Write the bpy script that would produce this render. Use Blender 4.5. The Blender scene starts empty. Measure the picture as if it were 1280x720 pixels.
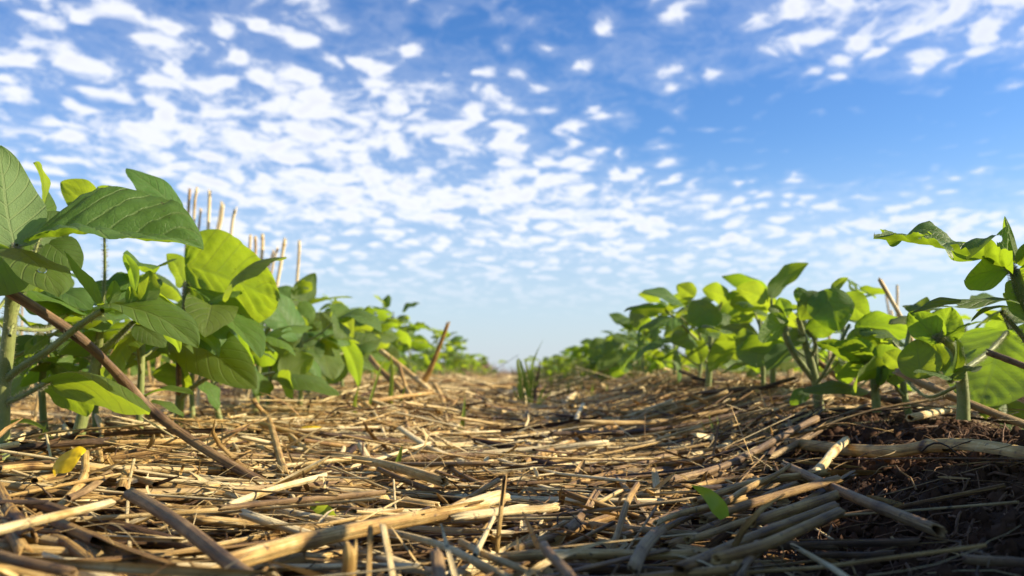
import bpy, math, random
import numpy as np
from mathutils import Vector, Matrix

# ------------------------------------------------------------------ camera, sky, sun, exposure
SC = bpy.context.scene
COL = SC.collection
F = 1108.0                      # focal length in photo pixels (1280 wide)
PITCH = math.atan(105.0 / F)
CAMZ = 0.088
cam = bpy.data.cameras.new('camera')
cam.sensor_width = 36.0
cam.lens = 36.0 * F / 1280.0
cam.clip_start = 0.01
cam.clip_end = 2000.0
cam.dof.use_dof = True
cam.dof.focus_distance = 0.44
cam.dof.aperture_fstop = 14.0
camo = bpy.data.objects.new('camera', cam)
camo.location = (0, 0, CAMZ)
camo.rotation_euler = (math.pi / 2 + PITCH, 0, 0)
COL.objects.link(camo)
SC.camera = camo

SUN_EL = math.radians(28.0)
SUN_AZ = math.radians(91.0)     # clockwise from +Y: the sun stands off to the right, a little behind
SUN_DIR = Vector((math.sin(SUN_AZ) * math.cos(SUN_EL), math.cos(SUN_AZ) * math.cos(SUN_EL), math.sin(SUN_EL)))
sun = bpy.data.lights.new('sun', 'SUN')
sun.energy = 5.0
sun.angle = math.radians(0.5)
sun.color = (1.0, 0.85, 0.62)
suno = bpy.data.objects.new('sun', sun)
suno.rotation_euler = (-SUN_DIR).to_track_quat('-Z', 'Y').to_euler()
suno.location = (2, 1, 3)
COL.objects.link(suno)

SC.view_settings.view_transform = 'Standard'
SC.view_settings.look = 'None'
SC.view_settings.gamma = 1.0
SC.view_settings.exposure = 0.95
SC.cycles.max_bounces = 8
SC.cycles.transparent_max_bounces = 8
SC.cycles.caustics_reflective = False
SC.cycles.caustics_refractive = False


class NT:
    """Small helper for writing node trees."""
    def __init__(self, tree):
        self.t = tree
        tree.nodes.clear()

    def n(self, kind, **kw):
        nd = self.t.nodes.new(kind)
        for k, v in kw.items():
            setattr(nd, k, v)
        return nd

    def put(self, sock, v):
        if isinstance(v, bpy.types.NodeSocket):
            self.t.links.new(v, sock)
        elif v is not None:
            if isinstance(v, (tuple, list)) and len(v) == 3 and sock.type == 'RGBA':
                v = (*v, 1.0)
            sock.default_value = v

    def math(self, op, a, b=None, c=None, clamp=False):
        nd = self.n('ShaderNodeMath', operation=op, use_clamp=clamp)
        for i, v in enumerate((a, b, c)):
            if v is not None:
                self.put(nd.inputs[i], v)
        return nd.outputs[0]

    def smooth(self, v, lo, hi, a=0.0, b=1.0):
        nd = self.n('ShaderNodeMapRange', interpolation_type='SMOOTHSTEP')
        self.put(nd.inputs['Value'], v)
        self.put(nd.inputs['From Min'], lo)
        self.put(nd.inputs['From Max'], hi)
        self.put(nd.inputs['To Min'], a)
        self.put(nd.inputs['To Max'], b)
        return nd.outputs[0]

    def mix(self, fac, a, b, blend='MIX'):
        nd = self.n('ShaderNodeMix', data_type='RGBA', blend_type=blend)
        self.put(nd.inputs[0], fac)
        self.put(nd.inputs[6], a)
        self.put(nd.inputs[7], b)
        return nd.outputs[2]

    def noise(self, vec, scale, detail=4.0, rough=0.55, dist=0.0, out=0):
        nd = self.n('ShaderNodeTexNoise')
        self.put(nd.inputs['Vector'], vec)
        self.put(nd.inputs['Scale'], scale)
        self.put(nd.inputs['Detail'], detail)
        self.put(nd.inputs['Roughness'], rough)
        self.put(nd.inputs['Distortion'], dist)
        return nd.outputs[out]

    def ramp(self, fac, stops):
        nd = self.n('ShaderNodeValToRGB')
        el = nd.color_ramp.elements
        while len(el) < len(stops):
            el.new(0.5)
        for e, (p, c) in zip(el, stops):
            e.position = p
            e.color = (*c, 1.0)
        self.put(nd.inputs[0], fac)
        return nd.outputs[0]

    def xyz(self, x, y, z):
        nd = self.n('ShaderNodeCombineXYZ')
        for i, v in enumerate((x, y, z)):
            self.put(nd.inputs[i], v)
        return nd.outputs[0]


def make_world():
    w = bpy.data.worlds.new('World')
    SC.world = w
    w.use_nodes = True
    T = NT(w.node_tree)
    out = T.n('ShaderNodeOutputWorld')
    bg = T.n('ShaderNodeBackground')
    bg.inputs['Strength'].default_value = 0.065
    sky = T.n('ShaderNodeTexSky', sky_type='NISHITA')
    sky.sun_disc = False
    sky.sun_elevation = SUN_EL
    sky.sun_rotation = SUN_AZ
    sky.altitude = 300.0
    sky.air_density = 1.1
    sky.dust_density = 0.5
    sky.ozone_density = 3.0
    hs = T.n('ShaderNodeHueSaturation')
    hs.inputs['Hue'].default_value = 0.512
    hs.inputs['Saturation'].default_value = 1.3
    hs.inputs['Value'].default_value = 1.42
    T.put(hs.inputs['Color'], sky.outputs[0])
    # clouds: a thin broken altocumulus sheet, laid out on a level plane high overhead
    tc = T.n('ShaderNodeTexCoord')
    sep = T.n('ShaderNodeSeparateXYZ')
    T.put(sep.inputs[0], tc.outputs['Generated'])
    x, y, z = sep.outputs
    zc = T.math('ADD', T.math('MAXIMUM', z, 0.0), 0.14)
    px = T.math('DIVIDE', x, zc)
    py = T.math('DIVIDE', y, zc)
    P = T.xyz(px, py, 0.0)
    # coverage: broad banks and gaps
    cov = T.math('MULTIPLY', T.math('SUBTRACT', T.noise(P, 0.9, 2.0), 0.5), 0.55)

    def blob(cx, cy, sx, sy, amount, soft=1.0):
        dx = T.math('DIVIDE', T.math('SUBTRACT', px, cx), sx)
        dy = T.math('DIVIDE', T.math('SUBTRACT', py, cy), sy)
        d = T.math('SQRT', T.math('ADD', T.math('MULTIPLY', dx, dx), T.math('MULTIPLY', dy, dy)))
        return T.smooth(d, 0.35, 1.3, amount, 0.0)
    for b in CLOUD_BANKS:
        cov = T.math('ADD', cov, blob(*b))
    far = T.smooth(py, 2.55, 3.05, 0.0, 0.34)
    cov = T.math('ADD', cov, far)
    # cloudlets
    wob = T.n('ShaderNodeVectorMath', operation='MULTIPLY_ADD')
    T.put(wob.inputs[0], T.noise(P, 5.0, 3.0, out=1))
    wob.inputs[1].default_value = (0.17, 0.17, 0)
    T.put(wob.inputs[2], P)
    Q = T.n('ShaderNodeVectorMath', operation='MULTIPLY')
    T.put(Q.inputs[0], wob.outputs[0])
    Q.inputs[1].default_value = (1.0, 0.78, 1.0)
    vor = T.n('ShaderNodeTexVoronoi', feature='SMOOTH_F1')
    T.put(vor.inputs['Vector'], Q.outputs[0])
    vor.inputs['Scale'].default_value = 12.5
    vor.inputs['Smoothness'].default_value = 0.55
    cell = T.smooth(vor.outputs['Distance'], 0.0, 0.62, 0.30, -0.30)
    nz = T.math('MULTIPLY', T.math('SUBTRACT', T.noise(Q.outputs[0], 7.8, 8.0, 0.62), 0.5), 1.2)
    fine = T.math('MULTIPLY', T.math('SUBTRACT', T.noise(Q.outputs[0], 30.0, 7.0, 0.70), 0.5), 0.85)
    dens = T.math('ADD', T.math('ADD', T.math('ADD', cell, nz), fine), cov)
    body = T.smooth(dens, -0.05, 0.45)
    veil = T.smooth(dens, -0.4, 0.3, 0.0, 0.24)
    alpha = T.math('MAXIMUM', body, veil)
    # thin out toward the horizon haze
    alpha = T.math('MULTIPLY', alpha, T.smooth(z, 0.05, 0.15, 0.0, 0.93))
    thick = T.smooth(dens, 0.25, 0.95)
    ccol = T.mix(thick, (8.3, 8.45, 9.0), (7.35, 7.5, 8.3))
    # pale haze low over the horizon
    hz = T.smooth(z, 0.0, 0.26, 0.72, 0.0)
    base = T.mix(hz, hs.outputs[0], (4.55, 5.45, 7.0))
    alpha = T.math('MULTIPLY', alpha, T.smooth(px, 0.2, 1.4, 1.0, 0.86))
    col = T.mix(alpha, base, ccol)
    T.put(bg.inputs['Color'], col)
    T.put(out.inputs['Surface'], bg.outputs[0])


# centre (x, y) on the cloud plane, radii, how much cover it adds
CLOUD_BANKS = [
    (-1.05, 2.0, 1.1, 0.8, 0.38),
    (-0.30, 2.60, 0.85, 0.55, 0.34),
    (0.85, 1.74, 0.45, 0.24, 0.46),
    (0.95, 2.35, 0.75, 0.30, -0.42),
    (-0.02, 1.75, 0.26, 0.3, -0.16),
    (0.36, 1.95, 0.26, 0.28, 0.17),
    (0.4, 3.3, 1.6, 0.5, 0.06),
]
make_world()

# ------------------------------------------------------------------ helpers
RNG = np.random.default_rng(7)
random.seed(11)
CP, SP = math.cos(PITCH), math.sin(PITCH)


def ray(px, py):
    """World direction through a point of the photograph (1280 x 720)."""
    a, b = (px - 640.0) / F, (360.0 - py) / F
    return Vector((a, CP - b * SP, SP + b * CP))


def at(px, py, d):
    """The point on that direction standing d metres ahead."""
    r = ray(px, py)
    t = d / r.y
    return Vector((r.x * t, d, CAMZ + r.z * t))


def project(p):
    """Photo pixel of world points, array (N,3)."""
    p = np.asarray(p, float)
    q = p - np.array((0, 0, CAMZ))
    dep = q[..., 1] * CP + q[..., 2] * SP
    up = -q[..., 1] * SP + q[..., 2] * CP
    dep = np.maximum(dep, 1e-3)
    return 640 + F * q[..., 0] / dep, 360 - F * up / dep, dep


def _hash(ix, iy, s):
    h = (ix * 374761393 + iy * 668265263 + s * 1442695041) & 0x7fffffff
    h = ((h ^ (h >> 13)) * 1274126177) & 0x7fffffff
    return ((h ^ (h >> 16)) & 0xffff) / 65535.0


def vnoise(x, y, s=0):
    x = np.asarray(x, float); y = np.asarray(y, float)
    ix, iy = np.floor(x).astype(np.int64), np.floor(y).astype(np.int64)
    fx, fy = x - ix, y - iy
    fx, fy = fx * fx * (3 - 2 * fx), fy * fy * (3 - 2 * fy)
    a, b = _hash(ix, iy, s), _hash(ix + 1, iy, s)
    c, d = _hash(ix, iy + 1, s), _hash(ix + 1, iy + 1, s)
    return (a + (b - a) * fx) * (1 - fy) + (c + (d - c) * fx) * fy


def fbm(x, y, o=4, s=0):
    t, a, n = 0.0, 0.5, 0.0
    for i in range(o):
        t = t + a * vnoise(x * 2 ** i, y * 2 ** i, s + i * 17)
        n += a
        a *= 0.5
    return t / n


def sstep(v, lo, hi):
    t = np.clip((np.asarray(v, float) - lo) / (hi - lo), 0, 1)
    return t * t * (3 - 2 * t)


ROW_R, ROW_L = 0.275, -0.285


def land(x, y):
    """Broad lie of the land: ridges under the bean rows, a shallow furrow between."""
    x = np.asarray(x, float); y = np.asarray(y, float)
    z = 0.046 * np.exp(-((x - ROW_R - 0.03) / 0.135) ** 2)
    z = z + 0.022 * np.exp(-((x - ROW_L) / 0.14) ** 2)
    for k in range(1, 5):
        z = z + 0.03 * np.exp(-((x - ROW_R - 0.56 * k) / 0.15) ** 2) + 0.022 * np.exp(-((x - ROW_L + 0.56 * k) / 0.15) ** 2)
    z = z + 0.012 * (fbm(x * 3.1 + 4, y * 3.1, 3, 5) - 0.5)
    z = z + 0.010 * np.exp(-((x - 0.18) / 0.25) ** 2 - ((y - 1.25) / 0.35) ** 2)   # heaped straw across the furrow
    z = z + 0.030 * np.exp(-((x + 0.15) / 0.12) ** 2 - ((y - 1.3) / 0.38) ** 2)
    z = z + 0.030 * sstep(y, 1.15, 2.3)                                              # the furrow climbs to a low crest
    return z


def bare(x, y):
    """1 where the soil lies bare of straw (the bank of the ridge), else 0."""
    x = np.asarray(x, float); y = np.asarray(y, float)
    edge = 0.088 + 0.05 * (fbm(x * 9, y * 9, 3, 31) - 0.5) + 0.30 * (y - 0.32)
    return sstep(x, edge, edge + 0.05) * sstep(y, 0.92, 0.68)


def soil(x, y):
    """Land with clods and crumbs."""
    b = bare(x, y)
    z = land(x, y)
    z = z + (0.004 + 0.012 * b) * (fbm(x * 38, y * 38, 4, 3) - 0.5)
    z = z + (0.002 + 0.006 * b) * (fbm(x * 130, y * 130, 3, 9) - 0.5)
    return z


def ground_hit(px, py, lift=0.018):
    r = ray(px, py)
    t = 0.12
    while t < 40:
        x, y, z = r.x * t, r.y * t, CAMZ + r.z * t
        if z < float(land(x, y)) + lift:
            return Vector((x, y, float(land(x, y)) + lift))
        t *= 1.008
        t += 0.0005
    return Vector((r.x * t, r.y * t, CAMZ + r.z * t))


def mesh_from(name, verts, quads, mat=None, uv=None, attrs=None, smooth=True):
    """Mesh from arrays: verts (N,3), quads (M,4), uv per vertex (N,2), attrs {name: per-vertex floats}."""
    me = bpy.data.meshes.new(name)
    verts = np.asarray(verts, np.float32).reshape(-1, 3)
    quads = np.asarray(quads, np.int32)
    k = quads.shape[1]
    me.vertices.add(len(verts))
    me.vertices.foreach_set('co', verts.ravel())
    me.loops.add(quads.size)
    me.loops.foreach_set('vertex_index', quads.ravel())
    me.polygons.add(len(quads))
    me.polygons.foreach_set('loop_start', np.arange(0, quads.size, k, dtype=np.int32))
    if smooth:
        me.polygons.foreach_set('use_smooth', np.ones(len(quads), bool))
    if uv is not None:
        l = me.uv_layers.new(name='UVMap')
        l.data.foreach_set('uv', np.asarray(uv, np.float32)[quads.ravel()].ravel())
    for a, v in (attrs or {}).items():
        at_ = me.attributes.new(a, 'FLOAT', 'POINT')
        at_.data.foreach_set('value', np.asarray(v, np.float32).ravel())
    me.update(calc_edges=True)
    if mat:
        me.materials.append(mat)
    return me


def link(name, data, parent=None, loc=None):
    o = bpy.data.objects.new(name, data)
    COL.objects.link(o)
    if parent is not None:
        o.parent = parent
    if loc is not None:
        o.location = loc
    return o


def tag(o, label=None, cat=None, group=None, kind=None):
    if label: o['label'] = label
    if cat: o['category'] = cat
    if group: o['group'] = group
    if kind: o['kind'] = kind
    return o


def thing(name, label, cat, loc, group=None):
    o = link(name, None, None, loc)
    o.empty_display_size = 0.02
    return tag(o, label, cat, group)


def tubes(P, R, S=8, flat=None, phase=0.0):
    """Swept tubes. P (N,K,3) centre lines, R (N,K) radii -> verts, quads, uv. Open ended, so stalks are hollow."""
    P = np.asarray(P, float); R = np.asarray(R, float)
    N, K = R.shape
    T = np.empty_like(P)
    T[:, 1:-1] = P[:, 2:] - P[:, :-2]
    T[:, 0] = P[:, 1] - P[:, 0]
    T[:, -1] = P[:, -1] - P[:, -2]
    T /= np.maximum(np.linalg.norm(T, axis=2, keepdims=True), 1e-9)
    mean = P[:, -1] - P[:, 0]
    ref = np.where((np.abs(mean[:, 2]) > 0.8 * np.linalg.norm(mean, axis=1))[:, None], np.array((0., 1, 0)), np.array((0., 0, 1)))
    A = np.cross(T, ref[:, None, :])
    A /= np.maximum(np.linalg.norm(A, axis=2, keepdims=True), 1e-9)
    B = np.cross(A, T)
    ang = np.arange(S) * 2 * math.pi / S + phase
    ca, sa = np.cos(ang), np.sin(ang)
    fl = np.ones(N) if flat is None else np.asarray(flat, float)
    V = (P[:, :, None, :] + R[:, :, None, None] * (ca[None, None, :, None] * A[:, :, None, :]
         + fl[:, None, None, None] * sa[None, None, :, None] * B[:, :, None, :]))
    seg = np.linalg.norm(np.diff(P, axis=1), axis=2)
    L = np.concatenate([np.zeros((N, 1)), np.cumsum(seg, axis=1)], axis=1)
    uv = np.stack(np.broadcast_arrays((np.arange(S) / S)[None, None, :], L[:, :, None]), axis=-1)
    base = (np.arange(N) * K * S)[:, None, None]
    i = np.arange(K - 1)[None, :, None] * S
    j = np.arange(S)[None, None, :]
    jn = (j + 1) % S
    q = np.stack([base + i + j, base + i + jn, base + i + S + jn, base + i + S + j], axis=-1)
    return V.reshape(-1, 3), q.reshape(-1, 4), uv.reshape(-1, 2)


def spline(pts, n):
    """Catmull-Rom through points, n samples."""
    p = np.array([tuple(v) for v in pts], float)
    if len(p) == 2:
        t = np.linspace(0, 1, n)[:, None]
        return p[0] * (1 - t) + p[1] * t
    q = np.vstack([2 * p[0] - p[1], p, 2 * p[-1] - p[-2]])
    s = np.linspace(0, len(p) - 1 - 1e-6, n)
    k = s.astype(int)
    t = (s - k)[:, None]
    a, b, c, d = q[k], q[k + 1], q[k + 2], q[k + 3]
    return 0.5 * (2 * b + (c - a) * t + (2 * a - 5 * b + 4 * c - d) * t ** 2 + (3 * b - a - 3 * c + d) * t ** 3)


# ------------------------------------------------------------------ materials
def new_mat(name):
    m = bpy.data.materials.new(name)
    m.use_nodes = True
    T = NT(m.node_tree)
    out = T.n('ShaderNodeOutputMaterial')
    return m, T, out


def bump(T, height, strength, distance=0.002):
    b = T.n('ShaderNodeBump')
    b.inputs['Strength'].default_value = strength
    b.inputs['Distance'].default_value = distance
    T.put(b.inputs['Height'], height)
    return b.outputs[0]


def pbsdf(T, color, rough, normal=None, spec=0.4, **kw):
    p = T.n('ShaderNodeBsdfPrincipled')
    T.put(p.inputs['Base Color'], color)
    T.put(p.inputs['Roughness'], rough)
    T.put(p.inputs['Specular IOR Level'], spec)
    if normal is not None:
        T.put(p.inputs['Normal'], normal)
    for k, v in kw.items():
        T.put(p.inputs[k], v)
    return p.outputs[0]


def mat_straw(name, stops):
    m, T, out = new_mat(name)
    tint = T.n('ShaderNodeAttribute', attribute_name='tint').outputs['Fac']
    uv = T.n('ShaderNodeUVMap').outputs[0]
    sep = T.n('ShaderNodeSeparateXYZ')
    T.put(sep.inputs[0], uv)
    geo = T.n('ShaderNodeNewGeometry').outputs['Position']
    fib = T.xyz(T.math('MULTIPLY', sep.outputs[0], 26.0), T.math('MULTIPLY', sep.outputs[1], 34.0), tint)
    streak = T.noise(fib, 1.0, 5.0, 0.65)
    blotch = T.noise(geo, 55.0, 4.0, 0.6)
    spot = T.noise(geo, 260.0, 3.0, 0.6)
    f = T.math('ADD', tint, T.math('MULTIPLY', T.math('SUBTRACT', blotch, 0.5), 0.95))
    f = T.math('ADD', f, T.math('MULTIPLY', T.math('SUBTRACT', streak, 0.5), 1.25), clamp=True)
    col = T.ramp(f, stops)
    specks = T.smooth(spot, 0.60, 0.72, 0.0, 0.75)
    col = T.mix(specks, col, (0.07, 0.045, 0.03))
    h = T.math('ADD', streak, T.math('MULTIPLY', spot, 0.5))
    T.put(out.inputs['Surface'], pbsdf(T, col, T.smooth(streak, 0.2, 0.8, 0.42, 0.68), bump(T, h, 0.9, 0.0011), 0.45))
    return m


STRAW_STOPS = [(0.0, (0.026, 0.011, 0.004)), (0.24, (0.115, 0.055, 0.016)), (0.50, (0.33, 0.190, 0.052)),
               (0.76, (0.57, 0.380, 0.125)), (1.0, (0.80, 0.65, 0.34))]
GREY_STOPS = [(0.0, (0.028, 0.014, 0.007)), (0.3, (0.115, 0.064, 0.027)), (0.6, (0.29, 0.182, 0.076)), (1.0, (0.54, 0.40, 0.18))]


def mat_leaf(name, top_a, top_b, under, trans, tmix=0.42):
    m, T, out = new_mat(name)
    uv = T.n('ShaderNodeUVMap').outputs[0]
    sep = T.n('ShaderNodeSeparateXYZ')
    T.put(sep.inputs[0], uv)
    u = sep.outputs[0]
    vv = T.math('ABSOLUTE', T.math('SUBTRACT', T.math('MULTIPLY', sep.outputs[1], 2.0), 1.0))
    rnd = T.n('ShaderNodeObjectInfo').outputs['Random']
    s = T.math('SUBTRACT', T.math('MULTIPLY', u, 7.0), T.math('MULTIPLY', vv, 2.2))
    fr = T.math('ABSOLUTE', T.math('SUBTRACT', T.math('FRACT', T.math('ADD', s, 0.5)), 0.5))
    lat = T.smooth(fr, 0.10, 0.02)
    mid = T.smooth(vv, 0.055, 0.02)
    vein = T.math('MAXIMUM', lat, mid)
    vr = T.n('ShaderNodeTexVoronoi', feature='DISTANCE_TO_EDGE')
    T.put(vr.inputs['Vector'], T.xyz(T.math('MULTIPLY', u, 34.0), T.math('MULTIPLY', sep.outputs[1], 24.0), rnd))
    vr.inputs['Scale'].default_value = 1.0
    net = T.smooth(vr.outputs['Distance'], 0.12, 0.0)
    pos = T.n('ShaderNodeNewGeometry')
    cloud = T.noise(T.xyz(T.math('MULTIPLY', u, 3.0), T.math('MULTIPLY', sep.outputs[1], 3.0), T.math('MULTIPLY', rnd, 40.0)), 1.6, 5.0, 0.6)
    top = T.mix(T.smooth(cloud, 0.3, 0.7), top_a, top_b)
    top = T.mix(T.math('MULTIPLY', vein, 0.55), top, (0.16, 0.22, 0.06))
    und = T.mix(T.math('MULTIPLY', vein, 0.6), under, (0.24, 0.30, 0.12))
    back = pos.outputs['Backfacing']
    hsv = T.n('ShaderNodeHueSaturation')
    T.put(hsv.inputs['Hue'], T.math('ADD', 0.485, T.math('MULTIPLY', rnd, 0.028)))
    T.put(hsv.inputs['Value'], T.math('ADD', 0.82, T.math('MULTIPLY', rnd, 0.4)))
    T.put(hsv.inputs['Color'], T.mix(back, top, und))
    # small brown feeding spots
    spk = T.noise(T.xyz(T.math('MULTIPLY', u, 14.0), T.math('MULTIPLY', sep.outputs[1], 10.0), T.math('MULTIPLY', rnd, 90.0)), 2.2, 2.0, 0.5)
    spots = T.smooth(spk, 0.735, 0.77, 0.0, 0.85)
    col = T.mix(spots, hsv.outputs[0], (0.10, 0.07, 0.03))
    h = T.math('SUBTRACT', T.math('MULTIPLY', net, -0.22), T.math('MULTIPLY', vein, T.math('SUBTRACT', 0.9, T.math('MULTIPLY', back, 1.8))))
    h = T.math('ADD', h, T.math('MULTIPLY', cloud, 0.8))
    nrm = bump(T, h, 0.65, 0.0009)
    refl = pbsdf(T, col, T.math('ADD', 0.50, T.math('MULTIPLY', back, 0.2)), nrm, 0.42)
    tr = T.n('ShaderNodeBsdfTranslucent')
    tcol = T.mix(T.math('MULTIPLY', T.math('MAXIMUM', T.math('MULTIPLY', net, 0.35), vein), 0.5), trans, (0.20, 0.27, 0.02))
    tcol = T.mix(T.smooth(cloud, 0.35, 0.7, 0.0, 0.45), tcol, (trans[0] * 0.62, trans[1] * 0.74, trans[2]))
    hs2 = T.n('ShaderNodeHueSaturation')
    T.put(hs2.inputs['Hue'], T.math('ADD', 0.488, T.math('MULTIPLY', rnd, 0.024)))
    T.put(hs2.inputs['Color'], T.mix(spots, tcol, (0.05, 0.03, 0.01)))
    T.put(tr.inputs['Color'], hs2.outputs[0])
    mx = T.n('ShaderNodeMixShader')
    mx.inputs[0].default_value = tmix
    T.t.links.new(refl, mx.inputs[1])
    T.t.links.new(tr.outputs[0], mx.inputs[2])
    T.put(out.inputs['Surface'], mx.outputs[0])
    return m


def mat_stem(name, a, b):
    m, T, out = new_mat(name)
    pos = T.n('ShaderNodeNewGeometry').outputs['Position']
    n1 = T.noise(pos, 90.0, 4.0, 0.6)
    st = T.n('ShaderNodeVectorMath', operation='MULTIPLY')
    T.put(st.inputs[0], pos)
    st.inputs[1].default_value = (900, 900, 60)
    n2 = T.noise(st.outputs[0], 1.0, 2.0, 0.5)
    col = T.mix(T.smooth(n1, 0.3, 0.7), a, b)
    T.put(out.inputs['Surface'], pbsdf(T, col, 0.55, bump(T, n2, 0.4, 0.0006), 0.35, **{'Sheen Weight': 0.25, 'Sheen Roughness': 0.4}))
    return m


def mat_soil():
    m, T, out = new_mat('soil')
    pos = T.n('ShaderNodeNewGeometry').outputs['Position']
    sep = T.n('ShaderNodeSeparateXYZ')
    T.put(sep.inputs[0], pos)
    n1 = T.noise(pos, 30.0, 6.0, 0.65)
    n2 = T.noise(pos, 240.0, 5.0, 0.65)
    dark = T.mix(T.smooth(n1, 0.3, 0.7), (0.028, 0.0145, 0.008), (0.074, 0.038, 0.021))
    dark = T.mix(T.smooth(n2, 0.58, 0.72, 0, 0.7), dark, (0.15, 0.10, 0.06))
    # far off the ground is covered in broken straw too small to tell apart
    n3 = T.noise(pos, 22.0, 6.0, 0.7)
    litter = T.mix(T.smooth(n3, 0.32, 0.66), (0.10, 0.066, 0.034), (0.46, 0.33, 0.165))
    col = T.mix(T.smooth(sep.outputs[1], 2.6, 4.5), dark, litter)
    h = T.math('ADD', n1, T.math('MULTIPLY', n2, 0.6))
    T.put(out.inputs['Surface'], pbsdf(T, col, 0.92, bump(T, h, 0.8, 0.004), 0.2))
    return m


def mat_plain(name, a, b, scale=120.0, rough=0.6, trans=None, spec=0.35):
    m, T, out = new_mat(name)
    pos = T.n('ShaderNodeNewGeometry').outputs['Position']
    n = T.noise(pos, scale, 4.0, 0.6)
    rnd = T.n('ShaderNodeObjectInfo').outputs['Random']
    col = T.mix(T.smooth(T.math('ADD', n, T.math('MULTIPLY', T.math('SUBTRACT', rnd, 0.5), 0.3)), 0.3, 0.7), a, b)
    sh = pbsdf(T, col, rough, bump(T, n, 0.4, 0.0015), spec)
    if trans:
        tr = T.n('ShaderNodeBsdfTranslucent')
        T.put(tr.inputs['Color'], trans)
        mx = T.n('ShaderNodeMixShader')
        mx.inputs[0].default_value = 0.4
        T.t.links.new(sh, mx.inputs[1])
        T.t.links.new(tr.outputs[0], mx.inputs[2])
        sh = mx.outputs[0]
    T.put(out.inputs['Surface'], sh)
    return m


M_STRAW = mat_straw('dry_straw', STRAW_STOPS)
M_GREY = mat_straw('weathered_straw', GREY_STOPS)
M_LEAF = mat_leaf('bean_leaf', (0.056, 0.122, 0.022), (0.100, 0.178, 0.042), (0.150, 0.220, 0.085), (0.40, 0.56, 0.018), 0.48)
M_YOUNG = mat_leaf('young_bean_leaf', (0.075, 0.15, 0.018), (0.11, 0.19, 0.028), (0.16, 0.23, 0.075), (0.44, 0.60, 0.022), 0.50)
M_STEM = mat_stem('bean_stem', (0.145, 0.185, 0.045), (0.24, 0.265, 0.085))
M_BARK = mat_stem('brown_stem', (0.10, 0.055, 0.03), (0.19, 0.11, 0.06))
M_SOIL = mat_soil()
M_CLOD = mat_plain('soil_crumb', (0.028, 0.0135, 0.0075), (0.075, 0.039, 0.021), 160.0, 0.95, None, 0.15)
M_ROOT = mat_plain('root_fibre', (0.06, 0.030, 0.015), (0.17, 0.095, 0.050), 90.0, 0.8)
M_GRASS = mat_plain('grass_blade', (0.16, 0.25, 0.03), (0.25, 0.32, 0.05), 60.0, 0.5, (0.42, 0.52, 0.04))
M_TIP = mat_plain('green_leaf_tip', (0.20, 0.33, 0.03), (0.28, 0.40, 0.05), 60.0, 0.45, (0.5, 0.6, 0.04))
M_YELLOW = mat_plain('yellow_leaf', (0.82, 0.55, 0.008), (0.88, 0.64, 0.02), 90.0, 0.5, (0.8, 0.55, 0.02))
M_DRYWEED = mat_plain('dry_weed', (0.36, 0.24, 0.15), (0.52, 0.37, 0.25), 8.0, 0.8)
M_WEED = mat_plain('green_weed', (0.065, 0.115, 0.02), (0.12, 0.17, 0.03), 6.0, 0.6, (0.35, 0.42, 0.03))
M_BUG = mat_plain('dark_shell', (0.02, 0.015, 0.012), (0.05, 0.035, 0.025), 300.0, 0.35)

# ------------------------------------------------------------------ ground, one sheet out to the horizon
def make_ground():
    ys = np.concatenate([np.linspace(-1.6, 0.14, 30), 0.15 * (4.0 / 0.15) ** np.linspace(0, 1, 430), 4.0 * (900 / 4.0) ** np.linspace(0.015, 1, 60)])
    n = 380
    t = np.linspace(-1, 1, n)
    t = 0.55 * t + 0.45 * t ** 3
    X = t[None, :] * (0.9 + 1.25 * np.maximum(ys, 0))[:, None]
    Y = np.broadcast_to(ys[:, None], X.shape)
    Z = soil(X, Y)
    Z = Z * np.where(Y > 12, np.clip(1 - (Y - 12) / 20, 0, 1), 1)
    V = np.stack([X, Y, Z], -1).reshape(-1, 3)
    i, j = np.meshgrid(np.arange(len(ys) - 1), np.arange(n - 1), indexing='ij')
    a = i * n + j
    q = np.stack([a, a + 1, a + n + 1, a + n], -1).reshape(-1, 4)
    o = link('ground', mesh_from('ground', V, q, M_SOIL))
    tag(o, kind='structure')


make_ground()


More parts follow.
